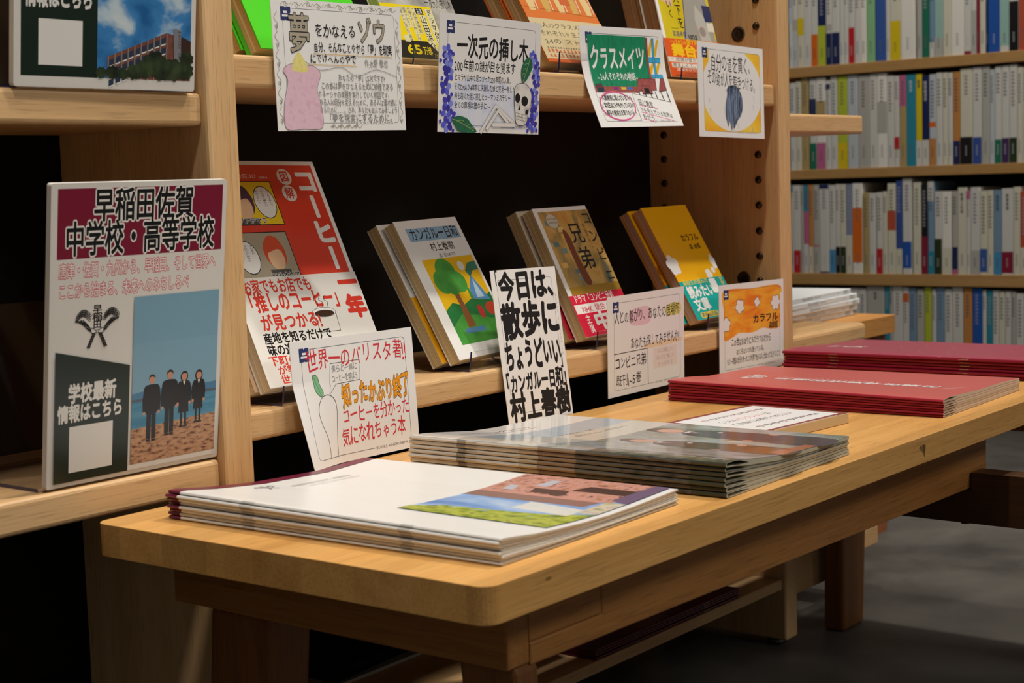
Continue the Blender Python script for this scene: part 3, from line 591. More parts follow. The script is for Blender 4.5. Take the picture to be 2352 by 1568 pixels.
a.C([(0.215, 0.95), (0.215, 0.80), (0.175, 0.66), (0.165, 0.56), (0.20, 0.47), (0.255, 0.445), (0.305, 0.48), (0.325, 0.56), (0.315, 0.70), (0.305, 0.84), (0.30, 0.95)], 0.5, PEN)
a.T('知ったかぶり終了', 0.375, 0.945, 0.39, 0.56, ink('#eb9a1d'), off=0.03, hand=0.9, outline=PEN, oo=0.022); a.T('コーヒーを分かった', 0.365, 0.93, 0.58, 0.70, RED, hand=1, off=0.006); a.T('気になれちゃう本', 0.35, 0.885, 0.735, 0.875, RED, hand=1, off=0.006)
def bend5(u, v, n):
    k = max(0.0, 1 - u / 0.05) * max(0.0, 1 - v / 0.07); return (u + 0.006 * k, v, n + 0.012 * k)
card(a, (0.901, 0.9320, -0.2285, 0.23, 3.0, -0.24), 'white card with red and orange writing and a leaf-topped doodle, leaning over the red book', bend5)
# card 6: tall brush lettering
a = Card(105.5, 149.0); BK = ink('#1e1d1f', 0.5)
a.rrect(8, 10, 97, 139, 4, 0.35, LINE); a.vtext('BOOKS KINOKUNIYA', 101, 122, 60, 2.6, ink('#8a8a8e'))
a.T('「', 0.0, 0.10, 0.01, 0.14, BK, off=0.02); a.T('今日は、', 0.09, 1.08, 0.03, 0.205, BK, off=0.045, hand=0.4); a.T('散歩に', 0.08, 0.97, 0.235, 0.45, BK, off=0.045, hand=0.4)
a.T('ちょうどいい', 0.06, 0.93, 0.475, 0.655, BK, off=0.045, hand=0.4); a.T('」', 0.90, 1.0, 0.56, 0.68, BK, off=0.02); a.T('「カンガルー日和」', -0.03, 1.03, 0.685, 0.80, BK, off=0.045, hand=0.4); a.T('村上春樹', 0.05, 0.985, 0.815, 0.985, BK, off=0.045, hand=0.4)
card(a, (1.181, 0.9345, -0.2305, 0.88, 7.6, -1.05), 'tall white card filled with bold black brush lettering, the only upright one', None, 105.5, 149.0)
# card 7: ties between people
a = Card(); a.F([(0.29, 0.17), (0.52, 0.15), (0.53, 0.31), (0.30, 0.31)], ink('#e6c4cf')); a.F([(0.77, 0.17), (0.94, 0.16), (0.94, 0.27), (0.77, 0.27)], ink('#dcd679')); a.F([(0.5, 0.53), (0.92, 0.52), (0.92, 0.57), (0.5, 0.575)], ink('#ecd5b4'))
a.R(0.58, 0.59, 0.9, 0.80, ink('#e8dcd2')); a.frame(0.945, (0.6, 0.9))
a.T('人との繋がり、あなたの居場所', 0.085, 0.935, 0.165, 0.285, PEN, hand=0.8, off=0.004); a.T('あなたも探してみませんか?', 0.285, 0.935, 0.445, 0.56, PEN, hand=0.8, off=0.004)
a.L([(0.075, 0.575), (0.505, 0.575), (0.51, 0.94)], 0.8, PEN); a.T('コンビニ兄弟', 0.085, 0.485, 0.62, 0.735, PEN, hand=0.8, off=0.004); a.T('既刊1~5巻', 0.10, 0.42, 0.80, 0.905, PEN, hand=0.9, off=0.004)
for i, st in enumerate(('人に優しい', 'あなたに優しい', 'テンダネス')): a.T(st, 0.62 + 0.02 * (i != 1), 0.84 + 0.02 * (i == 1), 0.605 + 0.068 * i, 0.65 + 0.068 * i, ink('#b9b2b6'), hand=0.8)
card(a, (1.356, 0.9410, -0.2267, 0.05, -1.39, 0.49), 'plain white card of pen writing with a boxed corner and pink and yellow highlights')
# card 8: orange sky
a = Card(); a.F([(0.07, 0.07), (0.5, 0.068), (0.94, 0.07), (0.942, 0.3), (0.94, 0.535), (0.8, 0.555), (0.66, 0.53), (0.5, 0.565), (0.3, 0.55), (0.2, 0.585), (0.07, 0.60), (0.068, 0.3)], mottle(['#e8781a', '#f2a02a', '#f4c040'], (22, 90, 40), 4, 0.55, 0.8)); a.frame(0.94, (0.58, 0.88))
for u, t, r, c in ((0.31, 0.255, 9, 5), (0.575, 0.23, 6, 4), (0.87, 0.26, 10, 6), (0.10, 0.44, 9, 5)): x, y = a.P(u, t); a.blob(x, y, r, r * 0.85, PAPER, c, 0.3, u * 9, 60, PEN, 0.6)
a.R(0.945, 0.15, 1, 0.5, PAPER); a.R(0, 0.3, 0.065, 0.6, PAPER)
a.T('カラフル', 0.505, 0.91, 0.375, 0.465, PEN, off=0.03, hand=0.7); a.T('森絵都', 0.765, 0.905, 0.475, 0.55, PEN, off=0.022, hand=0.7)
a.T('この世はあまりにもカラフルだから', 0.175, 0.79, 0.61, 0.69, PEN, off=0.01, hand=0.9); a.T('ぼくらはいつも迷っている。', 0.25, 0.70, 0.725, 0.79, PEN, off=0.01, hand=0.9); a.T('もう一度僕は自分を作ったこの世界で色んな人と出会って生きていこう', 0.11, 0.94, 0.815, 0.885, PEN, off=0.01, hand=0.9)
card(a, (1.583, 0.9420, -0.2305, -0.73, -0.18, -0.75), 'white card with a painted orange sky and outlined clouds above black writing')

# ---------------------------------------------------------------- books shown face out, in clear stands
WHITE = lam('#ecebe8'); PG = pages('#dccba4', '#b8a577', 700, 'Z'); PGW = pages('#e6dcc4', '#c4b596', 700, 'Z')
def book(name, label, p, w, h, t, cover, art=None, pg=None, inset=0.0, group=None, obi=None, obi_h=0, obi_art=None, obi_w=None):
    """face-out book: cover is a folded shell with the spine on the right, the page block shows on the left; a paper band may wrap its foot"""
    e = empty(name, label, 'book', pose(*p), group); c = 0.0012 if inset else 0.0006
    b = MB(); b.prism([(0, 0), (w - 0.001, 0), (w, -0.001), (w, -t + 0.001), (w - 0.001, -t), (0, -t), (0, -t + c), (w - c, -t + c), (w - c, -c), (0, -c)], 0, h, cover, 'Z')
    # local axes: prism Z extrusion is mapped onto the cover's height
    b.v = [(v[0], v[2], v[1]) for v in b.v]; b.f = [tuple(reversed(f)) for f in b.f]
    if art: b.art(art, lambda u, v, n: (u, v, n + 0.00003))
    b.build('cover', e)
    b = MB(); g = inset; b.box(0.0008 + g, w - c - 0.0002, g + 0.0003, h - g - 0.0003, -t + c + 0.0002, -c - 0.0002, pg or PG); b.build('page_block', e)
    if obi:
        ow = obi_w or w; b = MB(); o = 0.00025
        b.prism([(-0.0002, o), (ow - 0.0008, o), (ow + (0.0004 if ow == w else 0), -0.0008)] + ([(ow + 0.0004, -t + 0.0008), (ow - 0.0008, -t - o), (0, -t - o), (0, -t - 0.00005), (w + 0.0001, -t - 0.00005), (w + 0.0001, 0.00005)] if ow == w else [(ow, 0.00005)]) + [(-0.0002, 0.00005)], 0.0004, obi_h, obi, 'Z')
        b.v = [(v[0], v[2], v[1]) for v in b.v]; b.f = [tuple(reversed(f)) for f in b.f]
        if obi_art: b.art(obi_art, lambda u, v, n: (u, v, n + o + 0.00003))
        b.build('paper_band', e)
    return e
def stand(label, x0, x1, y0, z0, lip, lean, depth, rest, gap=0.004):
    """clear stand bent from one strip: front lip, base on the shelf, leaning back rest"""
    t = 0.0018; L = math.radians(lean); c, s = math.cos(L), math.sin(L)
    path = [(y0 - 0.002, z0 + lip), (y0, z0 + 0.003), (y0 + 0.0015, z0 + 0.0009), (y0 + depth - 0.003, z0 + 0.0009), (y0 + depth, z0 + 0.003), (y0 + depth + rest * s, z0 + 0.003 + rest * c)]
    Lp, Rp = [], []
    for i in range(len(path)):
        a = path[max(0, i - 1)]; q = path[min(len(path) - 1, i + 1)]; d = math.hypot(q[0] - a[0], q[1] - a[1]); nx, ny = -(q[1] - a[1]) / d * t / 2, (q[0] - a[0]) / d * t / 2
        Lp.append((path[i][0] + nx, Z(path[i][1] + ny))); Rp.append((path[i][0] - nx, Z(path[i][1] - ny)))
    b = MB(); b.prism(Lp + Rp[::-1], x0, x1, acrylic(), 'X', acrylic_edge())
    return tag(b.build('book_stand', None), label, 'stand', 'clear book stands on the shelves')
def arc(pts, k): return pts
# red coffee manual
a = Card(148, 210); RD = lam('#d8402c'); RDT = lam('#d33a2a'); BK = lam('#1d1b1c')
a.R(0.0, 0.028, 0.962, 0.6, RD); a.T('山田コロ', 0.335, 0.475, 0.07, 0.092, WHITE); a.marks(73, 84, 191, 2, WHITE, 6)
def panel(u0, t0, u1, t1, bg, hair, su, st, rows, cap, hu):
    a.R(u0 - 0.006, t0 - 0.004, u1 + 0.006, t1 + 0.004, BK); a.R(u0, t0, u1, t1, bg)
    a.D(hu, t0 + 0.09, 0.085, 0.072, hair); a.D(hu, t0 + 0.115, 0.062, 0.054, lam('#e6bd98')); a.F([(hu - 0.085, t0 + 0.09), (hu - 0.03, t0 + 0.02), (hu + 0.05, t0 + 0.025), (hu + 0.085, t0 + 0.09), (hu + 0.03, t0 + 0.075), (hu - 0.03, t0 + 0.085)], hair)
    a.R(hu - 0.08, t0 + 0.165, hu + 0.08, t1, lam('#54514d')); a.D(su, st, 0.085, 0.075, BK); a.D(su, st, 0.08, 0.071, WHITE)
    for i, r in enumerate(rows): a.vtext(r, (su + 0.045 - 0.045 * i) * 148, (1 - st + 0.055) * 210, (1 - st + 0.055 - 0.0105 * len(r)) * 210, 4.2, BK)
    a.T(cap, hu - 0.09, hu + 0.14, t1 - 0.028, t1 - 0.004, BK, off=0.02, outline=WHITE, oo=0.06)
panel(0.14, 0.107, 0.565, 0.30, lam('#efcf22'), lam('#4a3552'), 0.475, 0.2, ('コーヒーなんて', 'みんな一緒だと', '思ってない?'), 'グアテマラ', 0.30)
panel(0.10, 0.338, 0.545, 0.545, lam('#aaa08a'), lam('#d0502f'), 0.19, 0.445, ('そろそろ', 'ブレンド以外も', '飲んでみたら?'), 'エチオピア', 0.405)
for u, t, c in ((0.705, 0.083, '図'), (0.70, 0.16, '解')): a.D(u, t, 0.058, 0.038, WHITE); a.T(c, u - 0.037, u + 0.037, t - 0.024, t + 0.024, RDT, off=0.02)
a.vtext('コーヒー', 0.87 * 148, 0.957 * 210, 0.475 * 210, 27, WHITE, off=0.05)
o = Card(148, 210)
o.T('お家でもお店でも', 0.06, 0.60, 0.545, 0.605, RDT, off=0.025); o.T('「推しのコーヒー」', 0.02, 0.83, 0.605, 0.685, RDT, off=0.03); o.T('が見つかる!', 0.10, 0.58, 0.70, 0.765, RDT, off=0.03)
o.vtext('一年', 0.905 * 148, 0.475 * 210, 0.255 * 210, 24, RDT, off=0.06)
o.T('産地を知るだけで', 0.08, 0.62, 0.775, 0.82, BK, off=0.03); o.T('味の違いがわかる', 0.08, 0.62, 0.825, 0.87, BK, off=0.03); o.T('下町の人気店が', 0.06, 0.58, 0.872, 0.912, RDT, off=0.025); o.T('が教える', 0.10, 0.40, 0.915, 0.95, RDT, off=0.02); o.T('世界一かんたん', 0.10, 0.62, 0.955, 0.99, RDT, off=0.02)
x, y = 0.62 * 148, (1 - 0.72) * 210
o.line([(x - 14, y + 3), (x - 12, y - 15), (x + 12, y - 15), (x + 14, y + 3)], 0.6, BK); o.disc(x, y + 3, 14.5, 4.6, BK); o.disc(x, y + 3, 14, 4.2, WHITE); o.disc(x, y + 2, 12, 3.1, lam('#40291c'))
for k in (-6, 0, 6): o.curve([(x + k, y + 8), (x + k + 2.5, y + 12), (x + k - 1, y + 15), (x + k + 2, y + 19)], 0.5, BK)
BP = dict(coffee=(0.893, 0.953, -0.1605, 1.0, 25.5, -1.2), kang=(1.139, 0.958, -0.1640, 5.0, 28.4, 0.9), konb=(1.3442, 0.9586, -0.1624, 2.7, 25.2, 0.43), color=(1.5577, 0.9537, -0.1635, 2.0, 29.3, 0.57))
book('comic_manual', 'red coffee comic manual in a white band, largest book on the lower shelf', BP['coffee'], 0.148, 0.208, 0.013, WHITE, a, PGW, group=None, obi=lam('#e4e1da'), obi_h=0.098, obi_art=o)
def behind(p, t, dx=-0.003, dz=0.004, extra=0.0006):
    """pose of the copy standing right behind a book of thickness t"""
    m = pose(*p); q = m @ Vector((dx, dz, -t - extra)); return (q.x, q.y, q.z - H0) + tuple(p[3:])
book('comic_manual', 'second copy of the coffee manual standing close behind the red front copy', behind(BP['coffee'], 0.0135, -0.004, 0.003), 0.148, 0.208, 0.013, lam('#c9a98a'), None, PGW)
stand('clear acrylic stand under the red coffee manual', 0.900, 1.035, 0.9465, -0.1755, 0.017, 25, 0.052, 0.11)
# white paperback with a park picture (plain park scene)
a = Card(105, 148); a.R(0.125, 0.06, 0.935, 0.155, lam('#8db6d4')); a.T('カンガルー日和', 0.155, 0.915, 0.065, 0.15, BK, off=0.01); a.T('村上春樹', 0.375, 0.755, 0.175, 0.235, BK, off=0.008); a.T('絵・佐々木マキ', 0.455, 0.715, 0.255, 0.285, BK)
a.R(0.15, 0.29, 0.955, 0.905, lam('#edbb17'))
GR = mottle(['#3f8e3a', '#54a646'], (60, 60, 60), 3, 0.25); G2 = mottle(['#1f6f38', '#2f7f45'], (60, 60, 60), 3, 0.25); TRK = lam('#8f5a36')
a.F([(0.15, 0.66), (0.30, 0.61), (0.45, 0.64), (0.62, 0.60), (0.80, 0.62), (0.955, 0.57), (0.955, 0.905), (0.15, 0.905)], G2, smooth=False)
a.F([(0.62, 0.60), (0.70, 0.50), (0.78, 0.43), (0.85, 0.52), (0.92, 0.63)], lam('#5c93c4'), smooth=False); a.F([(0.72, 0.60), (0.78, 0.46), (0.84, 0.6)], lam('#b9d4e6'), smooth=False)
a.D(0.87, 0.69, 0.10, 0.05, lam('#c8482e')); a.F([(0.15, 0.78), (0.35, 0.70), (0.6, 0.72), (0.8, 0.76), (0.955, 0.75), (0.955, 0.905), (0.15, 0.905)], GR, smooth=False)
a.F([(0.37, 0.80), (0.40, 0.62), (0.39, 0.52), (0.46, 0.52), (0.47, 0.62), (0.50, 0.79)], TRK, smooth=False)
for u, t, r in ((0.31, 0.46, 0.13), (0.43, 0.39, 0.15), (0.55, 0.47, 0.12), (0.42, 0.48, 0.12)): a.D(u, t, r, r * 0.66, GR)
a.D(0.70, 0.36, 0.05, 0.034, lam('#e8e6dc')); a.R(0.62, 0.52, 0.66, 0.6, GR)
a.F([(0.73, 0.40), (0.82, 0.345), (0.955, 0.335), (0.955, 0.40), (0.85, 0.405), (0.77, 0.45)], lam('#3f7f66'), smooth=False)
a.R(0.30, 0.80, 0.62, 0.835, lam('#4f7fa6')); a.D(0.68, 0.70, 0.045, 0.05, lam('#c23a38'))
book('paperback_book', 'white paperback with a blue title bar and a yellow-green park picture, front copy', BP['kang'], 0.105, 0.148, 0.0125, WHITE, a)
book('paperback_book', 'white paperback standing close behind the blue-titled one', behind(BP['kang'], 0.0128, -0.006, 0.005, 0.0022), 0.105, 0.148, 0.0125, WHITE, None, obi=lam('#e7a614'), obi_h=0.07)
stand('clear acrylic stand holding the two white park-picture paperbacks', 1.146, 1.236, 0.9515, -0.1755, 0.019, 28, 0.046, 0.075)
# street picture paperback (plain warm street)
a = Card(105, 148); a.R(0.07, 0.03, 1.0, 0.64, mottle(['#4f6a66', '#a98a4e', '#d3a85c', '#c48a42'], (34, 22, 40), 5, 0.2, 0.9))
for k in range(9): a.R(0.12 + 0.1 * (k % 3) * (1 + 0.9 * (k % 2)), 0.10 + 0.055 * k, 0.22 + 0.1 * (k % 3) * (1 + 0.9 * (k % 2)), 0.14 + 0.055 * k, lam(['#7b8f86', '#e3c27a', '#dfb25e', '#5f7b78'][k % 4]))
a.F([(0.37, 0.20), (0.43, 0.19), (0.47, 0.26), (0.47, 0.40), (0.52, 0.60), (0.40, 0.60), (0.37, 0.42)], lam('#7a3f24')); a.R(0.07, 0.62, 1.0, 0.70, lam('#a7802a'))
a.disc(0.27 * 105, 0.895 * 148, 11, 9, lam('#8a8166')); a.disc(0.27 * 105, 0.895 * 148, 10.3, 8.4, lam('#cfc8b4')); a.marks(20, 37, 134, 2.2, lam('#5d553f'), 6); a.marks(20, 37, 130, 2.2, lam('#5d553f'), 7)
for c, u, t, s in (('コ', 0.92, 0.055, 0.15), ('ン', 0.92, 0.20, 0.15), ('ビ', 0.925, 0.35, 0.15), ('ニ', 0.92, 0.52, 0.14), ('兄', 0.62, 0.14, 0.235), ('弟', 0.62, 0.335, 0.25)): a.T(c, u - s / 2 - 0.02, u + s / 2, t, t + s * 0.66, BK, off=0.012)
a.vtext('町田そのこ', 0.80 * 105, 0.86 * 148, 0.66 * 148, 5.5, BK)
o = Card(105, 148); SC_ = lam('#d5203f')
o.T('ドラマ「コンビニ兄弟', 0.06, 0.80, 0.685, 0.745, WHITE, off=0.015); o.R(0.02, 0.755, 1.0, 0.825, lam('#ece6e2')); o.T('NHK 総合 2026', 0.14, 0.80, 0.765, 0.818, lam('#c52340'), off=0.012); o.vtext('主演', 0.17 * 105, 0.165 * 148, 0.02 * 148, 9.5, WHITE, off=0.015); o.T('中島', 0.27, 0.86, 0.835, 0.96, WHITE, off=0.05)
book('paperback_book', 'paperback with a warm street picture above a red paper band, front copy', BP['konb'], 0.105, 0.148, 0.0135, WHITE, a, obi=SC_, obi_h=0.047, obi_art=o)
book('paperback_book', 'paperback with a red-edged band standing close behind the street-picture one', behind(BP['konb'], 0.0138, -0.006, 0.005, 0.0022), 0.105, 0.148, 0.0135, lam('#cfc6b4'), None, obi=lam('#c22a40'), obi_h=0.047)
stand('clear acrylic stand holding the two red-banded paperbacks', 1.354, 1.445, 0.9525, -0.1755, 0.019, 25, 0.042, 0.075)
# yellow paperback with clouds
YL_ = lam('#eeb012'); a = Card(105, 148)
for u, t, r in ((0.07, 0.515, 12), (0.985, 0.53, 9), (0.86, 0.60, 4), (0.73, 0.63, 6.5)): x, y = a.P(u, t); a.blob(min(x, 105 - r * 0.62), y, r * 0.62 if x > 100 else r, r * 1.0, WHITE, 5, 0.3, u * 7)
a.T('カラフル', 0.52, 0.905, 0.265, 0.325, BK, off=0.03, hand=0.5); a.T('森 絵都', 0.61, 0.855, 0.355, 0.40, BK, off=0.015, hand=0.5)
o = Card(105, 148); TEAL = lam('#12a39c')
o.T('高校生が選んだ', 0.07, 0.62, 0.655, 0.70, lam('#f2d23a'), off=0.01); o.T('読みたい', 0.08, 0.66, 0.715, 0.815, WHITE, off=0.035); o.T('1', 0.68, 0.82, 0.645, 0.79, WHITE, off=0.05); o.vtext('青春大賞', 0.92 * 105, 0.335 * 148, 0.19 * 148, 8, lam('#f2d23a')); o.T('文庫', 0.09, 0.42, 0.825, 0.925, WHITE, off=0.035)
o.frr(12, 2.2, 52, 9, 2.5, lam('#efc22c')); o.T('累計160万部', 0.13, 0.48, 0.945, 0.98, lam('#0f6a72'), off=0.02)
book('paperback_book', 'yellow paperback with white clouds and a teal paper band, front copy', BP['color'], 0.105, 0.148, 0.0125, YL_, a, pages('#d9b7a0', '#b58c74', 700, 'Z'), obi=TEAL, obi_h=0.05, obi_art=o)
book('paperback_book', 'yellow paperback standing close behind the teal-banded front copy', behind(BP['color'], 0.0128, -0.006, 0.004, 0.0015), 0.105, 0.148, 0.0125, YL_, None, pages('#d9b7a0', '#b58c74', 700, 'Z'), obi=TEAL, obi_h=0.05)
stand('clear acrylic stand holding the two yellow cloud paperbacks', 1.568, 1.662, 0.9485, -0.1755, 0.019, 29, 0.042, 0.075)

# upper shelf
UP = dict(green=(0.930, 0.984, 0.1170, 0, 27.5, 0), rain=(1.080, 0.966, 0.1138, 0, 23.9, 0), orange=(1.290, 0.9555, 0.1178, 0, 29.2, 0), base=(1.563, 0.985, 0.1138, 0, 13.2, 0))
GREEN = lam('#4fc92b'); a = Card(130, 188); a.marks(36, 52, 84, 4, BK, 3); a.marks(70, 104, 88, 4, BK, 7)
book('hardcover_book', 'bright green hardcover leaning beside the left upright, front copy', UP['green'], 0.139, 0.188, 0.018, GREEN, a, pages('#d6c39a', '#b39a6c', 500, 'Z'), inset=0.003)
book('hardcover_book', 'bright green hardcover standing close behind the front copy beside the upright', behind(UP['green'], 0.0185, -0.002, 0.010), 0.139, 0.188, 0.018, GREEN, None, pages('#d6c39a', '#b39a6c', 500, 'Z'), inset=0.003)
stand('clear acrylic stand holding the two green hardcovers', 0.940, 1.060, 0.978, 0.1065, 0.016, 27.5, 0.056, 0.07)
a = Card(105, 148); YB_ = lam('#ddc512')
a.R(0.0, 0.0, 1.0, 1.0, mottle(['#6f6c66', '#a7a49c', '#c4c2ba'], (40, 40, 40), 4, 0.25)); a.T('一次元の挿し木', 0.62, 0.98, 0.56, 0.63, BK)
book('paperback_book', 'grey photographic paperback with a yellow and black promotional band, upper shelf', UP['rain'], 0.105, 0.148, 0.012, WHITE, a, obi=YB_, obi_h=0.0555, obi_w=0.0705)
e_ = [o for o in bpy.data.objects if o.name.startswith('paper_band')][-1]
a = Art(); a.rect(60, 9, 70, 53, lam('#cfc9a0')); a.vtext('ドラマ化決定', 65, 53, 6, 7.6, BK, off=0.01); a.rect(49, 9, 58, 46, lam('#d3cda8')); a.rect(46.5, 46.5, 56.5, 53, BK); a.text('主演', 47.5, 55.5, 47.3, 5, WHITE); a.vtext('山田涼介', 53.3, 46, 9, 8.6, BK, off=0.01)
for x, st, y0 in ((43.5, '7月放送開始', 27), (37.5, '日曜よる10時30分~', 16), (31.2, '読売テレビ・', 33), (26, '日本テレビ系にて放送', 17)): a.rect(x - 2.4, y0 - 1, x + 2.4, 53.5, lam('#cfc9a4')); a.vtext(st, x, 53, y0, 4.3, BK)
a.poly([(0, 0.6), (70, 0.6), (70, 8), (57, 8.5), (47, 18.5), (0, 18.5)], lam('#2b2822')); a.text('65', 16, 36, 5, 11.5, lam('#e0c614'), off=0.03); a.text('万部', 37, 49, 4.5, 8, lam('#e0c614'), off=0.02); a.text('このミステリー', 50, 69.5, 1.8, 4, lam('#c9b41f')); a.rect(17, 17, 24, 24, lam('#cfc9a4')); a.vtext('木', 9, 52, 36, 15, BK, off=0.01)
b = MB(); b.art(a, lambda u, v, n: (u, v, n + 0.0003)); b.build('band_print', e_)
stand('clear acrylic stand holding the yellow-banded grey paperback', 1.089, 1.176, 0.958, 0.1065, 0.0165, 24, 0.026, 0.075)
OR_ = lam('#d2753a'); a = Card(128, 188); BG = lam('#cbbb93')
for x, c in ((12, 0), (38, 1), (62, 0), (86, 1), (110, 0)):
    a.poly([(x, 62), (x + 9, 62), (x + 13, 74), (x + 8, 96), (x - 3, 96), (x - 1, 78)], lam('#c9a35c' if c else '#d9bd86')); a.line([(x + 14, 64), (x + 17, 96)], 1.4, lam('#d9d2c4'))
a.line([(4, 66), (124, 60)], 0.4, lam('#8f5a2e')); a.frr(70, 72, 88, 92, 2, lam('#c4673a'))
o = Card(128, 188); PT = lam('#5f5b50'); RT = lam('#c4563c')
o.text('24人のクラスメイトたち', 6, 124, 41, 6.3, PT, hand=0.5); o.text('それぞれを主人公にした', 8, 124, 31.5, 6.3, PT, hand=0.5); o.text('24の ストーリー', 10, 112, 22, 6.3, PT, hand=0.5); o.marks(8, 122, 16.5, 2, PT, 26); o.marks(6, 122, 11.5, 4.2, RT, 18); o.marks(6, 122, 6.2, 4.2, RT, 18); o.rect(0, 0.4, 128, 4.2, lam('#cf5f2c'))
book('novel_book', 'orange illustrated novel in a wide beige band, upper shelf, front copy', UP['orange'], 0.128, 0.188, 0.0175, OR_, a, pages('#c3a983', '#a08660', 600, 'Z'), inset=0.001, obi=BG, obi_h=0.0525, obi_art=o)
book('novel_book', 'orange novel standing close behind the beige-banded front copy', behind(UP['orange'], 0.018, -0.003, 0.0108), 0.128, 0.188, 0.0175, lam('#b55a2b'), None, pages('#c3a983', '#a08660', 600, 'Z'), inset=0.001)
stand('clear acrylic stand holding the two orange novels', 1.297, 1.403, 0.9495, 0.1065, 0.021, 29, 0.050, 0.08)
a = Card(118, 188); a.R(0.05, 0, 1, 1, mottle(['#c8b117', '#d9c62a'], (20, 20, 20), 2, 0.25))
a.poly([(45, 46), (55, 75), (62, 105), (112, 105), (116, 46)], lam('#9b9a93')); a.line([(48, 46), (56, 74), (62, 100)], 1.3, BK); a.rect(100, 70, 118, 90, lam('#27345e')); a.rect(103, 58, 118, 69, lam('#d7d3bf')); a.poly([(14, 90), (34, 84), (40, 105), (14, 105)], lam('#d9b798')); a.poly([(84, 46), (78, 70), (84, 90), (100, 76), (106, 46)], lam('#b4b3ac'))
a.vtext('ていく', 27, 104, 70, 12, BK, off=0.012); a.vtext('天下を', 45, 104, 58, 13, BK, off=0.012); a.text('宮島未奈', 22, 52, 48.5, 6.5, lam('#2c4078'), off=0.01); a.marks(22, 38, 57.5, 1.8, lam('#6a5e20'), 8); a.text('uns', 56, 76, 46.5, 10, lam('#26252b'), off=0.02); a.disc(90, 57, 7, 6, lam('#a8857e')); a.disc(90, 57, 5.6, 4.8, lam('#8d8b88'))
o = Card(118, 188); OG = lam('#dd5a24'); YT = lam('#edc51b')
o.text('―2026年7月―', 12, 86, 39.5, 6, YT, off=0.012); o.text('舞台化', 12, 92, 24.5, 14, YT, off=0.045); o.rect(0, 17.5, 118, 23.4, lam('#d9d4cb')); o.text('“成瀬が愛おしくて', 7, 88, 18, 5, BK); o.rect(5, 11, 118, 16.4, lam('#d9d4cb')); o.text('羨ましくて、誇らし', 7, 88, 11.5, 4.6, BK); o.text('成瀬あかり役 山下', 14, 84, 7, 3.4, lam('#f0e6da'), off=0.01); o.marks(30, 86, 4, 2, BK, 14); o.marks(8, 86, 1, 2, BK, 20); o.rect(92, 34, 116, 44, lam('#b9b4ab')); o.disc(104, 38, 6, 5, lam('#3a3634'))
book('novel_book', 'yellow novel with a bright orange promotional band, rightmost on the upper shelf', UP['base'], 0.118, 0.188, 0.021, WHITE, a, pages('#9a7450', '#7d5a3a', 600, 'Z'), inset=0.0008, obi=OG, obi_h=0.0455, obi_art=o)
book('novel_book', 'brown-edged novel standing close behind the orange-banded yellow one', behind(UP['base'], 0.0215, -0.002, 0.0055), 0.118, 0.188, 0.021, lam('#8a6440'), None, pages('#9a7450', '#7d5a3a', 600, 'Z'), inset=0.0008)
stand('clear acrylic stand holding the yellow novels with the orange band', 1.572, 1.672, 0.979, 0.1065, 0.018, 13, 0.054, 0.09)

# ---------------------------------------------------------------- school posters on foam board, clear holders
MAR = gloss('#7d1a35'); DG = gloss('#16271f'); BOARD = ink('#d9d6d0', 0.6); PK2 = gloss('#d04d60')
def emblem(a, cx, cy, s, m):
    """rice-ear emblem: two ears of rice tied with a bow around three stacked characters"""
    a.text('早', cx - 3.6 * s, cx + 3.6 * s, cy + 4.4 * s, 5.0 * s, m, off=0.03); a.text('稲', cx - 4.0 * s, cx + 4.0 * s, cy - 0.6 * s, 5.0 * s, m, off=0.03); a.text('田', cx - 3.3 * s, cx + 3.3 * s, cy - 5.4 * s, 4.8 * s, m, off=0.03)
    for d in (-1, 1):
        for i in range(12):
            t = i / 11; px = cx + d * (5.6 + 10.0 * t) * s; py = cy + (1.8 + 4.6 * math.sin(t * 2.6)) * s - 2.5 * t * s
            for k in (-1, 0, 1): a.line([(px + k * 0.3 * s + 0.95 * s * math.cos(q), py + k * 1.5 * s + 0.75 * s * math.sin(q)) for q in (0, 1.05, 2.1, 3.14, 4.2, 5.25)], 0.42 * s, m, True)
        for k in range(4): a.curve([(cx + d * 1.5 * s, cy - 7.6 * s), (cx + d * (6 + k) * s, cy - (6.6 - k * 0.9) * s), (cx + d * (10.5 + k * 0.5) * s, cy - (2.6 - k) * s), (cx + d * (16.5 - k * 1.6) * s, cy + 0.6 * s)], 0.65 * s, m)
        a.fill([(cx + d * 5 * s, cy - 5.5 * s), (cx + d * 10 * s, cy - 2.2 * s), (cx + d * 11 * s, cy + 0.9 * s), (cx + d * 7 * s, cy - 2.5 * s)], m); a.fill([(cx + d * 0.6 * s, cy - 7.2 * s), (cx + d * 4.2 * s, cy - 5.0 * s), (cx + d * 4.6 * s, cy - 7.6 * s), (cx + d * 2.4 * s, cy - 8.4 * s)], BOARD, 8, m, 0.5 * s)
        for i in range(6):
            px = cx + d * (2.6 + 0.75 * i) * s; py = cy - (8.6 + 1.55 * i) * s
            for q in (-0.9, 0.9): a.fill([(px, py + 0.6 * s), (px + q * 1.6 * s, py - 0.2 * s), (px + q * 0.5 * s, py - 1.5 * s)], m)
    a.disc(cx, cy - 7.2 * s, 1.0 * s, 1.0 * s, BOARD); a.line([(cx + s * math.cos(t), cy - 7.2 * s + s * math.sin(t)) for t in (0, 1, 2, 3, 4, 5)], 0.4 * s, m, True)
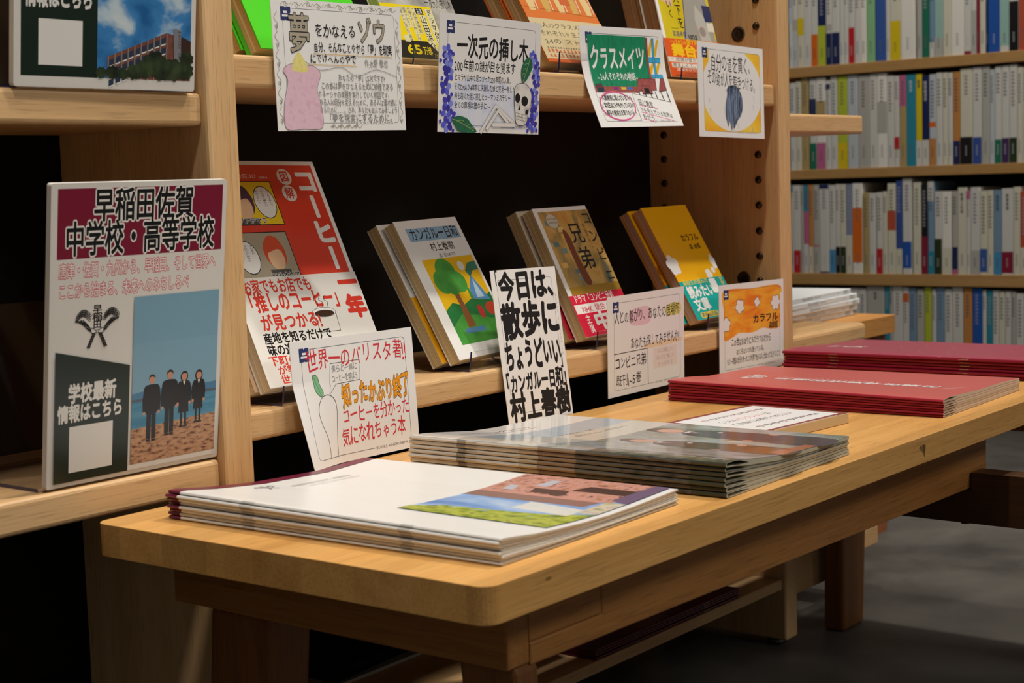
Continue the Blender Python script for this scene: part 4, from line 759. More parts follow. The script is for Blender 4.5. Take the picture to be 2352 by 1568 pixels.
def poster(art, p, label):
    e = empty('poster_board', label, 'poster', pose(*p)); b = MB(); b.prism(rr(0, 0, 0.158, 0.2165, 0.002, 3), -0.005, 0.0, BOARD, 'Z')
    b.build('foam_board', e); b = MB(); b.add([(0.0008, 0.0008, 0.00002), (0.1572, 0.0008, 0.00002), (0.1572, 0.2157, 0.00002), (0.0008, 0.2157, 0.00002)], [(0, 1, 2, 3)], gloss('#dddad3'))
    b.art(art, lambda u, v, n: (u, v, n + 0.00003)); b.build('printed_sheet', e); return e
a = Card(158, 216.5); WH = gloss('#e6e4de')
a.R(0.035, 0.018, 0.975, 0.245, MAR); a.T('早稲田佐賀', 0.225, 0.80, 0.027, 0.128, gloss('#17191a'), off=0.022, outline=WH, oo=0.055); a.T('中学校・高等学校', 0.075, 0.93, 0.133, 0.238, gloss('#17191a'), off=0.022, outline=WH, oo=0.055)
a.T('唐津・佐賀・九州から、早稲田、そして世界へ', 0.045, 0.945, 0.262, 0.308, WH, off=0.012, outline=PK2, oo=0.055); a.T('ここから始まる、未来へのみちしるべ', 0.045, 0.785, 0.328, 0.374, WH, off=0.012, outline=PK2, oo=0.055)
emblem(a, 0.255 * 160, (1 - 0.452) * 216.5, 1.13, gloss('#1c1a1a'))
a.R(0.462, 0.388, 0.972, 0.735, gloss('#7fa9bf')); a.R(0.462, 0.388, 0.972, 0.55, gloss('#7ba5bc')); a.F([(0.462, 0.722), (0.6, 0.712), (0.75, 0.725), (0.972, 0.716), (0.972, 0.745), (0.462, 0.745)], gloss('#4b7fa6'), smooth=False)
a.R(0.462, 0.742, 0.972, 0.752, gloss('#51606a')); a.R(0.462, 0.752, 0.972, 0.85, mottle(['#3f83a6', '#5f9bb5'], (20, 200, 20), 2, 0.3)); a.F([(0.462, 0.845), (0.7, 0.838), (0.972, 0.83), (0.972, 0.968), (0.462, 0.968)], mottle(['#6f4a38', '#b58a6a', '#c69c79'], (170, 420, 170), 4, 0.35, 0.3, [0.36, 0.46, 0.62]), smooth=False)
SU = gloss('#15171c'); SKN = gloss('#c98f74'); HAIR = gloss('#241b18')
for i, (u, t, hh, sk) in enumerate(((0.578, 0.672, 0.225, 0), (0.685, 0.664, 0.222, 0), (0.772, 0.676, 0.19, 1), (0.862, 0.678, 0.18, 1))):
    x, y = a.P(u, t); k = hh / 0.225; L = hh * 216.5
    a.fill([(x - 6.6 * k, y - 7), (x - 3, y - 5.4), (x + 3, y - 5.4), (x + 6.6 * k, y - 7), (x + 6.4 * k, y - 15), (x + 5 * k, y - L * 0.55), (x - 5 * k, y - L * 0.55), (x - 6.4 * k, y - 15)], SU)
    for d in (-1, 1):
        a.line([(x + d * 6 * k, y - 7.5), (x + d * 7.2 * k, y - L * 0.36), (x + d * 6.8 * k, y - L * 0.53)], 2.6 * k, SU); a.disc(x + d * 6.8 * k, y - L * 0.55, 1.1, 1.3, SKN)
        a.line([(x + d * 2.2 * k, y - L * 0.5), (x + d * 2.4 * k, y - L * 0.96)], (2.1 if sk else 4.2) * k, SU); a.rect(x + d * 2.4 * k - 1.9, y - L, x + d * 2.4 * k + 1.9, y - L * 0.965, SU)
    if sk: a.poly([(x - 5 * k, y - L * 0.5), (x + 5 * k, y - L * 0.5), (x + 6 * k, y - L * 0.72), (x - 6 * k, y - L * 0.72)], SU); a.disc(x, y - 2, 3.6, 4.2, HAIR)
    a.disc(x, y - 1.8, 2.6, 3.3, SKN); a.fill([(x - 3, y - 1.5), (x - 2.4, y + 1.2), (x, y + 2.3), (x + 2.6, y + 1.2), (x + 3, y - 1.4), (x + 1.5, y + 0.3), (x - 1.5, y + 0.3)], HAIR); a.poly([(x - 1.2, y - 5.4), (x + 1.2, y - 5.4), (x, y - 8.6)], WH if sk else SU)
a.F([(0.035, 0.545), (0.445, 0.618), (0.445, 0.985), (0.035, 0.985)], DG, smooth=False); a.F([(0.445, 0.968), (0.972, 0.968), (0.972, 0.985), (0.445, 0.985)], gloss('#dddad3'), smooth=False)
a.T('学校最新', 0.105, 0.37, 0.662, 0.722, WH, off=0.04); a.T('情報はこちら', 0.05, 0.41, 0.73, 0.785, WH, off=0.04); a.R(0.115, 0.80, 0.355, 0.955, WH)
poster(a, (0.6702, 0.9485, -0.2054, -0.3, -7.35, 0), 'white school poster with a maroon heading and four students on a beach, lower left shelf')
a = Card(158, 216.5); a.R(0.035, 0.018, 0.975, 0.245, MAR); a.R(0.435, 0.36, 0.972, 0.965, mottle(['#1f5f9f', '#3f86c4', '#b9cfdc', '#dfe3e2'], (26, 30, 26), 5, 0.3, 0.3, [0.35, 0.5, 0.6, 0.72])); a.F([(0.035, 0.5), (0.435, 0.56), (0.435, 0.965), (0.035, 0.965)], DG, smooth=False)
a.T('学校最新', 0.105, 0.37, 0.60, 0.66, WH, off=0.04); a.T('情報はこちら', 0.055, 0.41, 0.685, 0.75, WH, off=0.04); a.R(0.125, 0.785, 0.355, 0.93, WH)
BRK = mottle(['#6d4034', '#855044'], (200, 200, 200), 3, 0.35); GLS = gloss('#2c3b52')
a.F([(0.49, 0.965), (0.49, 0.895), (0.83, 0.805), (0.972, 0.83), (0.972, 0.965)], BRK, smooth=False)
for r in range(3):
    for k in range(9):
        u = 0.50 + k * 0.037; top = 0.908 - (u - 0.49) * 0.265 + r * 0.033; a.F([(u, top), (u + 0.026, top - 0.007), (u + 0.026, top + 0.013), (u, top + 0.02)], GLS, smooth=False); a.F([(u, top + 0.02), (u + 0.026, top + 0.013), (u + 0.026, top + 0.018), (u, top + 0.024)], WH, smooth=False)
for k in range(10): u = 0.492 + k * 0.037; t = 0.895 - (u - 0.49) * 0.265; a.F([(u, t), (u + 0.006, t - 0.002), (u + 0.006, 0.965), (u, 0.965)], gloss('#8b8781'), smooth=False)
a.F([(0.865, 0.79), (0.91, 0.793), (0.915, 0.92), (0.875, 0.915)], gloss('#7f8288'), smooth=False); a.vtext('WASEDA SAGA', 0.892 * 160, 0.205 * 216.5, 0.09 * 216.5, 3.4, gloss('#3a2f33'), off=0.01); a.F([(0.915, 0.815), (0.972, 0.83), (0.972, 0.93), (0.915, 0.93)], gloss('#3f2a26'), smooth=False)
TRE = mottle(['#0f1710', '#26331f', '#3a4a2a'], (90, 90, 90), 4, 0.4)
for u, t, r in ((0.455, 0.955, 0.03), (0.52, 0.955, 0.035), (0.58, 0.962, 0.03), (0.64, 0.95, 0.04), (0.70, 0.93, 0.05), (0.76, 0.91, 0.065), (0.80, 0.945, 0.06), (0.87, 0.955, 0.06), (0.94, 0.93, 0.05), (0.955, 0.89, 0.04)): x, y = a.P(u, t); a.blob(min(x, 155.4 - r * 160 * 0.9), max(y, r * 130 + 7.5), r * 160, r * 130, TRE, 9, 0.2, u * 20)
poster(a, (0.6595, 0.9420, 0.0760, -0.6, -6.5, 0), 'white school poster with a brick building under blue sky, upper left shelf')
for y0, z0, lb in ((0.955, -0.2075, 'clear acrylic holder behind the poster with the maroon heading'), (0.950, 0.0755, 'clear acrylic holder behind the brick building poster')):
    b = MB(); t = 0.0025
    z0 += 0.0004; b.prism([(y0, Z(z0)), (y0 + 0.115, Z(z0)), (y0 + 0.117, Z(z0) + 0.002), (y0 + 0.137, Z(z0) + 0.125), (y0 + 0.1345, Z(z0) + 0.125), (y0 + 0.1145, Z(z0) + 0.0028), (y0, Z(z0) + t)], 0.668, 0.82, acrylic(), 'X', acrylic_edge())
    tag(b.build('poster_holder', None), lb, 'holder')

# ---------------------------------------------------------------- stacked brochures on the bench
XS = [0, 0.0006, 0.0016, 0.003, 0.005, 0.008, 0.013, 0.022, 0.035, 0.055, 0.085, 0.12, 0.155, 0.185, 0.209]
def lerp_tab(t, x):
    for (x0, y0), (x1, y1) in zip(t, t[1:]):
        if x <= x1: return y0 + (y1 - y0) * max(0, (x - x0)) / (x1 - x0)
    return t[-1][1]
def stack(name, labels, n, x0, y0, rot, near, farp, L, W, cover, spine_bands, pg, group, art=None, jitter=0.0018, top_gap=0.0, z0=-0.2315, inner=None, staples=(), hole=0.0):
    """n saddle-stitched brochures; near / farp: height of the pile's top against the distance from the spine, at its two ends"""
    out = []; rnd = random.Random(n * 7 + int(x0 * 100))
    xs = [x for x in XS if x < W - 0.002] + [W]
    for k in range(n):
        e = empty(name, labels[k], 'brochure', flat(x0, y0, z0 + 0.0003, rot), group); jx = rnd.uniform(-1, 1) * jitter; jy = rnd.uniform(-1, 1) * jitter * 0.8
        def prof(end):
            tb = near if end == 0 else farp; up = []; lo = []
            Hs = lerp_tab(tb, 0.0); p = Hs / n; mid = p * (k + 0.5); r = p * 0.455
            for x in xs:
                x = x if x < 0.03 or x == W else x - jx
                H = lerp_tab(tb, max(0.0, x + jx)); a = H * k / n + 0.00012; q = H * (k + 1) / n - 0.00012
                w = max(0.0, 1 - x / 0.03); g = (0.05 * p * w); c = math.sqrt(max(0, 1 - (1 - min(1, x / r)) ** 2)) if x < r else 1
                if k == n - 1: q += top_gap * min(1, x / 0.02) * (1 if x < 0.1 else max(0, 1 - (x - 0.1) / 0.1))
                m = (a + q) / 2; h = (q - a) / 2 - g * 0.5; up.append((x, m + h * c)); lo.append((x, m - h * c))
            return up, lo
        T = 0.0004; secs = [prof(0), prof(1)]
        def outline(s): return s[0][::-1] + s[1][1:]
        def hollow(s):
            up, lo = s; U = []; D = []; tip = None
            for (x, z), (_, zl) in zip(up, lo):
                if x < 0.0005: continue
                if z - zl > 3.2 * T and x <= hole: U.append((max(x, 0.0012), z - T)); D.append((max(x, 0.0012), zl + T))
                elif U: tip = (x, (z + zl) / 2); break
            return D + ([tip] if tip else []) + U[::-1] if len(U) > 2 else None
        P0, P1 = outline(secs[0]), outline(secs[1]); N = len(P0)
        cuts = sorted({0.0, 1.0} | {c for bnd in spine_bands for c in bnd[:2]})
        def at(c, A, B): return [(q[0] * (1 - c) + r[0] * c + jx, L * c + jy, q[1] * (1 - c) + r[1] * c) for q, r in zip(A, B)]
        b = MB()
        for c0, c1 in zip(cuts, cuts[1:]):
            bnd = next((q for q in spine_bands if q[0] <= c0 + 1e-6 and q[1] >= c1 - 1e-6), None)
            vs = at(c0, P0, P1) + at(c1, P0, P1); F = ([], [])
            for i in range(N - 1): F[1 if bnd and (bnd[3] is None or max(P0[i][0], P0[i + 1][0]) <= bnd[3]) else 0].append((i, i + 1, N + i + 1, N + i))
            if F[0]: b.add(vs, F[0], cover)
            if F[1]: b.add(vs, F[1], bnd[2])
        up0, up1 = secs[0][0], secs[1][0]
        def surf(u, v, nn_):
            t = v / L; z = lerp_tab(up0, u) * (1 - t) + lerp_tab(up1, u) * t; return (u + jx, v + jy, z + nn_ + 0.00022)
        if k == n - 1 and art: b.art(art, surf, 0.009)
        b.build('cover', e)
        b = MB(); h0, h1 = (hollow(secs[0]), hollow(secs[1])) if hole else (None, None)
        if not (h0 and h1 and len(h0) == len(h1)): h0 = h1 = None
        for c, h in ((0.0, h0), (1.0, h1)):
            A = at(c, P0, P1); Hh = at(c, h0, h1) if h else []
            loops = [[Vector((q[0], q[2], 0)) for q in A]] + ([[Vector((q[0], q[2], 0)) for q in Hh]] if h else [])
            b.add(A + Hh, [tuple(t) for t in tessellate_polygon(loops)], inner or pg)
        A = at(0, P0, P1); B_ = at(1, P0, P1); b.add([A[0], A[-1], B_[-1], B_[0]], [(0, 1, 2, 3)], pg)
        if h0: A = at(0, h0, h1); B_ = at(1, h0, h1); n_ = len(A); b.add(A + B_, [(i, (i + 1) % n_, n_ + (i + 1) % n_, n_ + i) for i in range(n_)], inner or pg)
        b.build('page_block', e)
        for sv in staples:
            sb = MB(); c = sv / L; m0, m1 = ((s[0][0][1] + s[1][0][1]) / 2 for s in secs); mz = m0 * (1 - c) + m1 * c + 0.0002
            sb.tube([(jx + 0.0006, sv - 0.006 + jy, mz), (jx - 0.0003, sv - 0.0055 + jy, mz), (jx - 0.0003, sv + 0.0055 + jy, mz), (jx + 0.0006, sv + 0.006 + jy, mz)], 0.00025, metal('#b9b6b4', 0.3), 6); sb.build('staple', e)
        out.append(e)
    return out
ORD = ['first', 'second', 'third', 'fourth', 'fifth', 'sixth', 'seventh', 'eighth', 'ninth', 'tenth', 'eleventh', 'twelfth', 'thirteenth', 'fourteenth', 'fifteenth', 'sixteenth', 'seventeenth', 'eighteenth', 'nineteenth', 'twentieth',
       'twenty-first', 'twenty-second', 'twenty-third', 'twenty-fourth', 'twenty-fifth', 'twenty-sixth', 'twenty-seventh', 'twenty-eighth', 'twenty-ninth', 'thirtieth', 'thirty-first', 'thirty-second', 'thirty-third', 'thirty-fourth', 'thirty-fifth', 'thirty-sixth']
def labs(n, top, rest, bottom): return [bottom if k == 0 else top if k == n - 1 else rest % ORD[n - 1 - k] for k in range(n)]
PGB = pages('#e2ddd0', '#b9ad98', 1500, 'Z'); PGG = pages('#d2cdb9', '#a39d88', 1500, 'Z')
# white brochures with a wine strip
WC = ink('#e6e5e2', 0.3, 0.5); WINE = ink('#6b1335', 0.3, 0.5)
a = Art(); a.rect(0.5, 285, 210, 297, WINE); emblem(a, 68, 268, 0.6, ink('#9b9a96', 0.4)); a.text('早稲田佐賀中学校・高等学校', 86, 150, 256, 4.6, ink('#8c8b88', 0.4)); a.marks(96, 152, 249.5, 2, ink('#a8a7a4', 0.4), 30)
SKY = mottle(['#4c7fc4', '#8fb0dc', '#d9e2ee'], (30, 14, 10), 3, 0.3, 0.3); a.rect(56, 6, 209, 131, SKY)
a.poly([(56, 6), (56, 131), (70, 131), (86, 112), (90, 70), (97, 30), (112, 6)], mottle(['#57661f', '#8d9c2f', '#b5bb4a', '#4a4d2a'], (130, 90, 60), 5, 0.35))
for i in range(7): a.poly([(98 + i * 3.4, 20), (101 + i * 3.4, 20), (108 + i * 3.4, 70), (105 + i * 3.4, 70)], ink('#d9d6cc', 0.35))
a.rect(112, 6, 150, 22, mottle(['#b0a79c', '#cfc4ae', '#8f9060'], (90, 90, 90), 3, 0.35))
BRICK = mottle(['#8a5a4c', '#b98470', '#c9968a', '#6e463c'], (130, 130, 60), 4, 0.35)
a.poly([(150, 20), (150, 131), (209, 131), (209, 6), (160, 6)], BRICK); a.poly([(130, 28), (129, 131), (150, 131), (152, 24)], ink('#8d6b62', 0.35)); a.rect(147, 24, 152, 131, ink('#c48f80', 0.35))
a.poly([(152, 60), (170, 66), (170, 96), (156, 92)], ink('#5a4038', 0.35)); a.poly([(172, 20), (188, 14), (188, 60), (172, 66)], ink('#4d3731', 0.35)); a.poly([(176, 90), (196, 90), (196, 99), (176, 100)], ink('#b3b4bd', 0.35)); a.poly([(158, 108), (172, 112), (172, 120), (158, 117)], ink('#b3b4bd', 0.35)); a.poly([(150, 6), (209, 6), (209, 18), (156, 22)], ink('#6d5a74', 0.35))
stack('school_brochure', labs(8, 'white brochure with a grey crest and campus photo, top of the nearest stack', 'white brochure with a wine-red end, %s from the top of the nearest stack', 'white brochure with a wine-red end at the bottom of the nearest stack'), 8, 0.7415, 0.597, 1.7,
      [(0, 0.0172), (0.008, 0.0166), (0.035, 0.0135), (0.07, 0.0108), (0.13, 0.0088), (0.21, 0.0108)], [(0, 0.0207), (0.008, 0.0204), (0.038, 0.0162), (0.085, 0.0118), (0.155, 0.0090), (0.21, 0.0108)], 0.297, 0.21, WC, [(0.285 / 0.297, 1.0, WINE, None), (0.235, 0.27, ink('#c6c5c1', 0.4), 0.004), (0.71, 0.75, ink('#c6c5c1', 0.4), 0.004)], PGB, 'white brochures in the nearest stack', a)
# grey photo brochures
GC_ = ink('#8d8d84', 0.16, 0.6)
a = Art(); lamg = lambda h: ink(h, 0.14, 0.6)
a.rect(0.8, 250, 210, 296.6, lamg('#dedcd8')); a.rect(0.8, 200, 210, 250, lamg('#a9b7c2')); a.rect(0.8, 165, 210, 212, lamg('#c8c5bb')); a.rect(0.8, 0.5, 210, 170, mottle(['#6d7468', '#8f968f', '#a4aab0', '#7d7f72'], (30, 26, 30), 4, 0.14, 0.4, None, 0.6)); a.rect(0.8, 0.5, 26, 120, mottle(['#3a4034', '#5c6152', '#494a44'], (60, 90, 60), 4, 0.16)); a.rect(0.8, 210, 34, 250, lamg('#b9b7b0'))
a.text('グローバル', 90, 134, 268, 7, lamg('#8d3b44'), off=0.01); a.marks(36, 90, 270, 4, lamg('#7d6a6e'), 10); a.marks(40, 134, 263, 2, lamg('#8d5a60'), 30); a.text('すべての世界とつながる。', 96, 156, 209, 5.5, lamg('#4d5058')); a.text('自分らしい明日へ', 100, 180, 196, 5.5, lamg('#4d5058'))
def figure(x, s, body, leg_c):
    a.fill([(x - 22 * s, 2), (x - 20 * s, 70 * s), (x - 15 * s, 118 * s), (x - 6 * s, 132 * s), (x + 8 * s, 132 * s), (x + 17 * s, 118 * s), (x + 22 * s, 60 * s), (x + 20 * s, 2)], lamg(body)); a.poly([(x - 4 * s, 132 * s), (x + 6 * s, 132 * s), (x + 1 * s, 112 * s)], lamg('#d9d6da')); a.poly([(x - 1 * s, 128 * s), (x + 3 * s, 128 * s), (x + 2 * s, 108 * s), (x, 108 * s)], lamg('#5a3550'))
    a.disc(x + 1 * s, 148 * s, 9.5 * s, 13.5 * s, lamg('#c99b84')); a.fill([(x - 9.5 * s, 150 * s), (x - 7 * s, 165 * s), (x + 2 * s, 170 * s), (x + 11 * s, 163 * s), (x + 11 * s, 150 * s), (x + 6 * s, 158 * s), (x - 5 * s, 158 * s)], lamg('#3a2c28')); a.disc(x - 20 * s, 62 * s, 4 * s, 5 * s, lamg('#c99b84')); a.disc(x + 20 * s, 58 * s, 4 * s, 5 * s, lamg('#c99b84')); a.disc(x + 10 * s, 104 * s, 3 * s, 2.4 * s, lamg('#d9d2d6'))
    a.poly([(x - 20 * s, 2), (x + 20 * s, 2), (x + 19 * s, 40 * s), (x - 19 * s, 40 * s)], lamg(leg_c))
for k in range(9): a.line([(128 + k * 2.5, 30), (134 + k * 1.2, 74)], 1.1, lamg('#c6c7c4'))
figure(168, 1.0, '#40384a', '#4a3f44'); figure(104, 0.92, '#3f3a36', '#6e4a34'); a.poly([(88, 0.6), (150, 0.6), (150, 12), (96, 16)], lamg('#a9674d'))
stack('school_brochure', labs(7, 'grey photo brochure with two students in blazers, top of the second stack', 'grey photo brochure, %s from the top of the second stack', 'grey photo brochure at the bottom of the second stack'), 7, 0.984, 0.583, 1.5,
      [(0, 0.0262), (0.012, 0.0256), (0.035, 0.0222), (0.09, 0.0166), (0.14, 0.0150), (0.21, 0.0146)], [(0, 0.0262), (0.012, 0.0245), (0.045, 0.0207), (0.095, 0.0148), (0.15, 0.0143), (0.21, 0.0146)], 0.297, 0.207, GC_, [(0.0, 0.10, ink('#4d4f40', 0.3), 0.006), (0.10, 0.30, mottle(['#3b3a37', '#6a645c', '#46483f'], (200, 60, 200), 3, 0.3), 0.006), (0.30, 0.44, ink('#6f6a5f', 0.3), 0.006), (0.44, 0.56, ink('#a08c78', 0.3), 0.006), (0.56, 0.62, ink('#c8bda8', 0.3), 0.006), (0.62, 0.80, ink('#d8d4ca', 0.3), 0.02), (0.80, 0.83, ink('#9c9890', 0.3), 0.006), (0.83, 1.0, ink('#dedbd4', 0.3), 0.02)], PGG, 'grey photo brochures in the second stack', a, 0.0016, 0.0012, staples=(0.232,), inner=ink('#bdb9a4', 0.6), hole=0.03)
# red brochures
CR = ink('#c4605c', 0.36, 0.5); a = Art(); SIL = ink('#ece2e2', 0.4, 0.4)  # cover colour lightened to carry the sheen on top; spine band stays darker
a.text('早', 92, 108, 252, 6, SIL, off=0.02); a.text('稲', 92, 108, 245, 6, SIL, off=0.02); a.text('田', 92, 108, 238, 6, SIL, off=0.02)
for d in (-1, 1): a.curve([(100 + d * 3, 236), (100 + d * 9, 240), (100 + d * 14, 250)], 2.2, SIL); a.blob(100 + d * 14, 253, 5, 4, SIL, 7, 0.2)
a.vtext('早稲田佐賀学校案内', 95, 222, 40, 14, SIL, off=0.03); a.marks(-219, -108, 107.5, 3, SIL, 16, 0.6, True); a.line([(80, 33), (92, 22)], 0.7, SIL); a.line([(86, 33), (104, 18)], 0.7, SIL)
stack('school_brochure', labs(7, 'coral-red brochure with silver vertical lettering, top of the third stack', 'coral-red brochure, %s from the top of the third stack', 'coral-red brochure at the bottom of the third stack'), 7, 1.408, 0.598, 1.7,
      [(0, 0.0165), (0.01, 0.0172), (0.03, 0.0165), (0.09, 0.0142), (0.155, 0.0144), (0.21, 0.0130)], [(0, 0.0214), (0.02, 0.0205), (0.057, 0.0180), (0.09, 0.0146), (0.155, 0.0144), (0.21, 0.0130)], 0.297, 0.21, CR, [(0, 1, ink('#a02438', 0.35), 0.0045)], pages('#ddd2be', '#b3a48c', 1500, 'Z'), 'coral-red brochures in the third stack', a, 0.0008, 0.0010, inner=ink('#d6c8b2', 0.6), hole=0.03)
CR2 = ink('#a4485a', 0.36, 0.5); a = Art()  # top sheen mixed into this paler cover red, spine band is deeper
a.text('早稲田佐賀', 66, 92, 262, 9, SIL, off=0.02); a.marks(88, 96, 230, 22, SIL, 2); a.blob(80, 244, 9, 12, SIL, 9, 0.2); a.blob(80, 244, 6, 8, CR2, 9, 0.2)
for k, (p, q) in enumerate((((0.8, 136), (205, 70)), ((0.8, 103), (205, 40)), ((0.8, 70), (205, 10)))): a.curve([p, (40, p[1] + 40), (120, p[1] + 62), (205, p[1] + 108)], 0.5, ink('#c8848c', 0.35)); a.curve([p, (60, p[1] - 26), (140, p[1] - 52), (205, p[1] - 66)], 0.5, ink('#c8848c', 0.35))
stack('school_brochure', labs(6, 'deep red brochure with thin curved lines, top of the farthest stack', 'deep red brochure, %s from the top of the farthest stack', 'deep red brochure at the bottom of the farthest stack'), 6, 1.69, 0.618, 1.0,
      [(0, 0.0222), (0.043, 0.0205), (0.112, 0.0168), (0.21, 0.0155)], [(0, 0.0222), (0.043, 0.0205), (0.112, 0.0163), (0.21, 0.0155)], 0.297, 0.21, CR2, [(0, 1, ink('#8c1634', 0.35), 0.0045)], pages('#d6c9b8', '#a89680', 1500, 'Z'), 'deep red brochures in the farthest stack', a, 0.002, 0.0022, inner=ink('#8c1634', 0.5), staples=(0.075, 0.232))
# wine brochures on the base shelf
stack('school_brochure', labs(4, 'dark wine brochure on the base shelf under the bench, top of four', 'dark wine brochure on the base shelf under the bench, %s from the top', 'dark wine brochure at the bottom of the base shelf pile'), 4, 1.627, 0.947, 90,
      [(0, 0.012), (0.02, 0.0115), (0.178, 0.009)], [(0, 0.012), (0.02, 0.0115), (0.178, 0.009)], 0.297, 0.172, ink('#5e0f2c', 0.35, 0.5), [], PGB, 'dark wine brochures on the base shelf', None, 0.0008, z0=-0.4998, inner=ink('#5e0f2c', 0.5), staples=(0.075, 0.222))
# dark magazine lying on the base shelf
e = empty('magazine', 'dark glossy magazine lying on the base shelf, its pale front edge curling up', 'magazine', flat(1.06, 1.104, -0.4998, 2.0))
def cv(u, v, n): return (u, v, 0.0042 + n + 0.012 * max(0, 1 - v / 0.03) ** 2 * (0.3 + 0.7 * min(1, u / 0.2)))
b = MB(); DM = ink('#242527', 0.2, 0.5); b.sheet(cv, 0.235, 0.178, 0.0004, DM, 24, 20); a = Art(); a.rect(12, 6, 58, 104, ink('#a9a9a6', 0.2, 0.5)); a.rect(2, 0.5, 233, 4.2, ink('#e0e2e2', 0.2, 0.5)); a.rect(110, 26, 190, 42, ink('#56606e', 0.2, 0.5)); a.rect(60, 70, 230, 130, mottle(['#1c1b1b', '#3d3630', '#2a2a2c'], (40, 40, 40), 3, 0.2)); a.disc(130, 96, 22, 12, ink('#150d0b', 0.2)); a.disc(195, 84, 22, 14, ink('#15110f', 0.2)); a.disc(195, 86, 19, 11, ink('#34343a', 0.2))
a.marks(16, 54, 70, 5, ink('#2a2a2a', 0.3), 5); a.marks(16, 54, 84, 3, ink('#2a2a2a', 0.3), 9); a.marks(60, 150, 50, 2.5, ink('#0e0e0e', 0.3), 20); a.marks(60, 150, 44, 2.5, ink('#0e0e0e', 0.3), 22)
b.art(a, lambda u, v, n: cv(u, v, n + 0.00005), 0.006); b.build('cover', e); b = MB(); b.box(0.002, 0.232, 0.008, 0.177, 0.0003, 0.0036, PGB); b.build('page_block', e)
# sign card on the bench
e = empty('sign_board', 'small white notice on a thick tan board with a brown paper border, between the stacks', 'sign', flat(1.2045, 0.6755, -0.2315, -5.5))
b = MB(); b.box(0, 0.139, 0, 0.107, 0.0002, 0.0098, ink('#d2b88c', 0.7)); b.build('backing_board', e, bevel=0.0006)
SB = ink('#8a4a45', 0.5); a = Art(); a.rect(0.2, 0.2, 138.8, 106.8, SB); a.rect(7, 6, 131, 101, ink('#e9e9ea', 0.35, 0.4)); a.poly([(18, 0.2), (24, 1.3), (40, 0.9), (70, 1.6), (92, 0.8), (120, 1.4), (120, 0.2)], ink('#d9d2c8', 0.6))
a.text('こちらの', 24, 50, 58, 9, PEN); a.text('パンフレット', 51, 92, 58, 9, RED); a.text('は', 93, 101, 58, 9, PEN); a.text('ご自由にお持ちください', 20, 112, 41, 9, PEN, off=0.008)
for y0, d in ((80, 1), (20, 1)):
    for k in range(8): x = 24 + k * 12; a.curve([(x, y0), (x + 3, y0 + 5), (x + 6, y0 - 1), (x + 10, y0 + 4), (x + 12, y0)], 0.8, PEN if k % 3 else ink('#a5485a')); swirl(a, x + 5, y0 + 3, 2.4, 1, PENCIL, 0.6)
b = MB(); b.art(a, lambda u, v, n: (u, v, 0.0099 + n)); b.build('notice_sheet', e)
# white magazines on the second bench
WM = ink('#d6dadc', 0.35, 0.4)
for k in range(5):
    e = empty('magazine', ['white magazine at the bottom of the pile on the bench behind the bookcase', 'white magazine, fourth from the top on the bench behind the bookcase', 'white magazine, third from the top on the bench behind the bookcase', 'white magazine, second from the top on the bench behind the bookcase', 'white magazine on top of the pile on the bench behind the bookcase'][k], 'magazine', flat(2.372 + (0, 0.010, 0.016, 0.008, -0.008)[k], 1.160 - (0, 0.002, 0.004, 0.003, 0.0)[k], -0.2312 + 0.0088 * k, 1.5 + 0.6 * k), 'white magazines on the bench behind the bookcase')
    b = MB(); b.prism([(0.0008, 0), (0, 0.001), (0, 0.0076), (0.0008, 0.0086), (0.21, 0.0086), (0.21, 0.008), (0.004, 0.008), (0.004, 0.0006), (0.21, 0.0006), (0.21, 0)], -0.285, 0, WM, 'X')
    a = Art(); c = ink('#8f9494', 0.4); d = ink('#55585a', 0.4); a.rect(-30, 1, -14, 7.6, ink('#a7b0b2', 0.4)); a.marks(-190, -150, 2.5, 4, d, 6); a.marks(-146, -122, 3, 3, c, 4); a.rect(-52, 3, -50, 6, c); a.poly([(-14, 1), (-5, 1), (-9, 7.6), (-14, 7.6)], ink('#c3cacb', 0.4))
    b.art(a, lambda u, v, n: (u, -n - 0.00004, v)); b.build('cover', e); b = MB(); b.box(-0.284, -0.001, 0.0045, 0.209, 0.0007, 0.0079, PGB); b.build('page_block', e)

# ---------------------------------------------------------------- books in the far bookcase
FC = dict(W='#d9d8d2', C='#dcd8c4', G='#b9b8b0', B='#c4ccd2', K='#1b1b1c', N='#1c2a5a', R='#c5252c', O='#e2701c', Y='#e3c81a', L='#bcc83a', E='#26735a', T='#2f8ea6', S='#4a95c4', P='#c46a94', M='#8c1f38', D='#2c3a1c', V='#46305c', I='#39549c', A='#8a94ae', H='#c98a4a', Q='#b7a06a', U='#2459b0', J='#8fc48f', Z='#f0ede4', X='#7c9ab5', a='#c0563c', b='#3c5fa8', c='#9cc4ba')
NAMEC = dict(W='white', C='cream', G='grey', B='pale blue-white', K='black', N='navy', R='red', O='orange', Y='yellow', L='lime', E='dark green', T='teal', S='sky blue', P='pink', M='maroon', D='olive', V='purple', I='indigo', A='slate blue', H='tan', Q='khaki', U='royal blue', J='pale green', Z='white', X='dusty blue', a='rust red', b='blue', c='mint')
def fink(k): return ink(FC[k], 0.45, 0.35)
ROWN = ['top', 'second', 'third', 'lowest']
GREYT = ink('#4a4a4e', 0.6); LT = ink('#cfd2d8', 0.6)
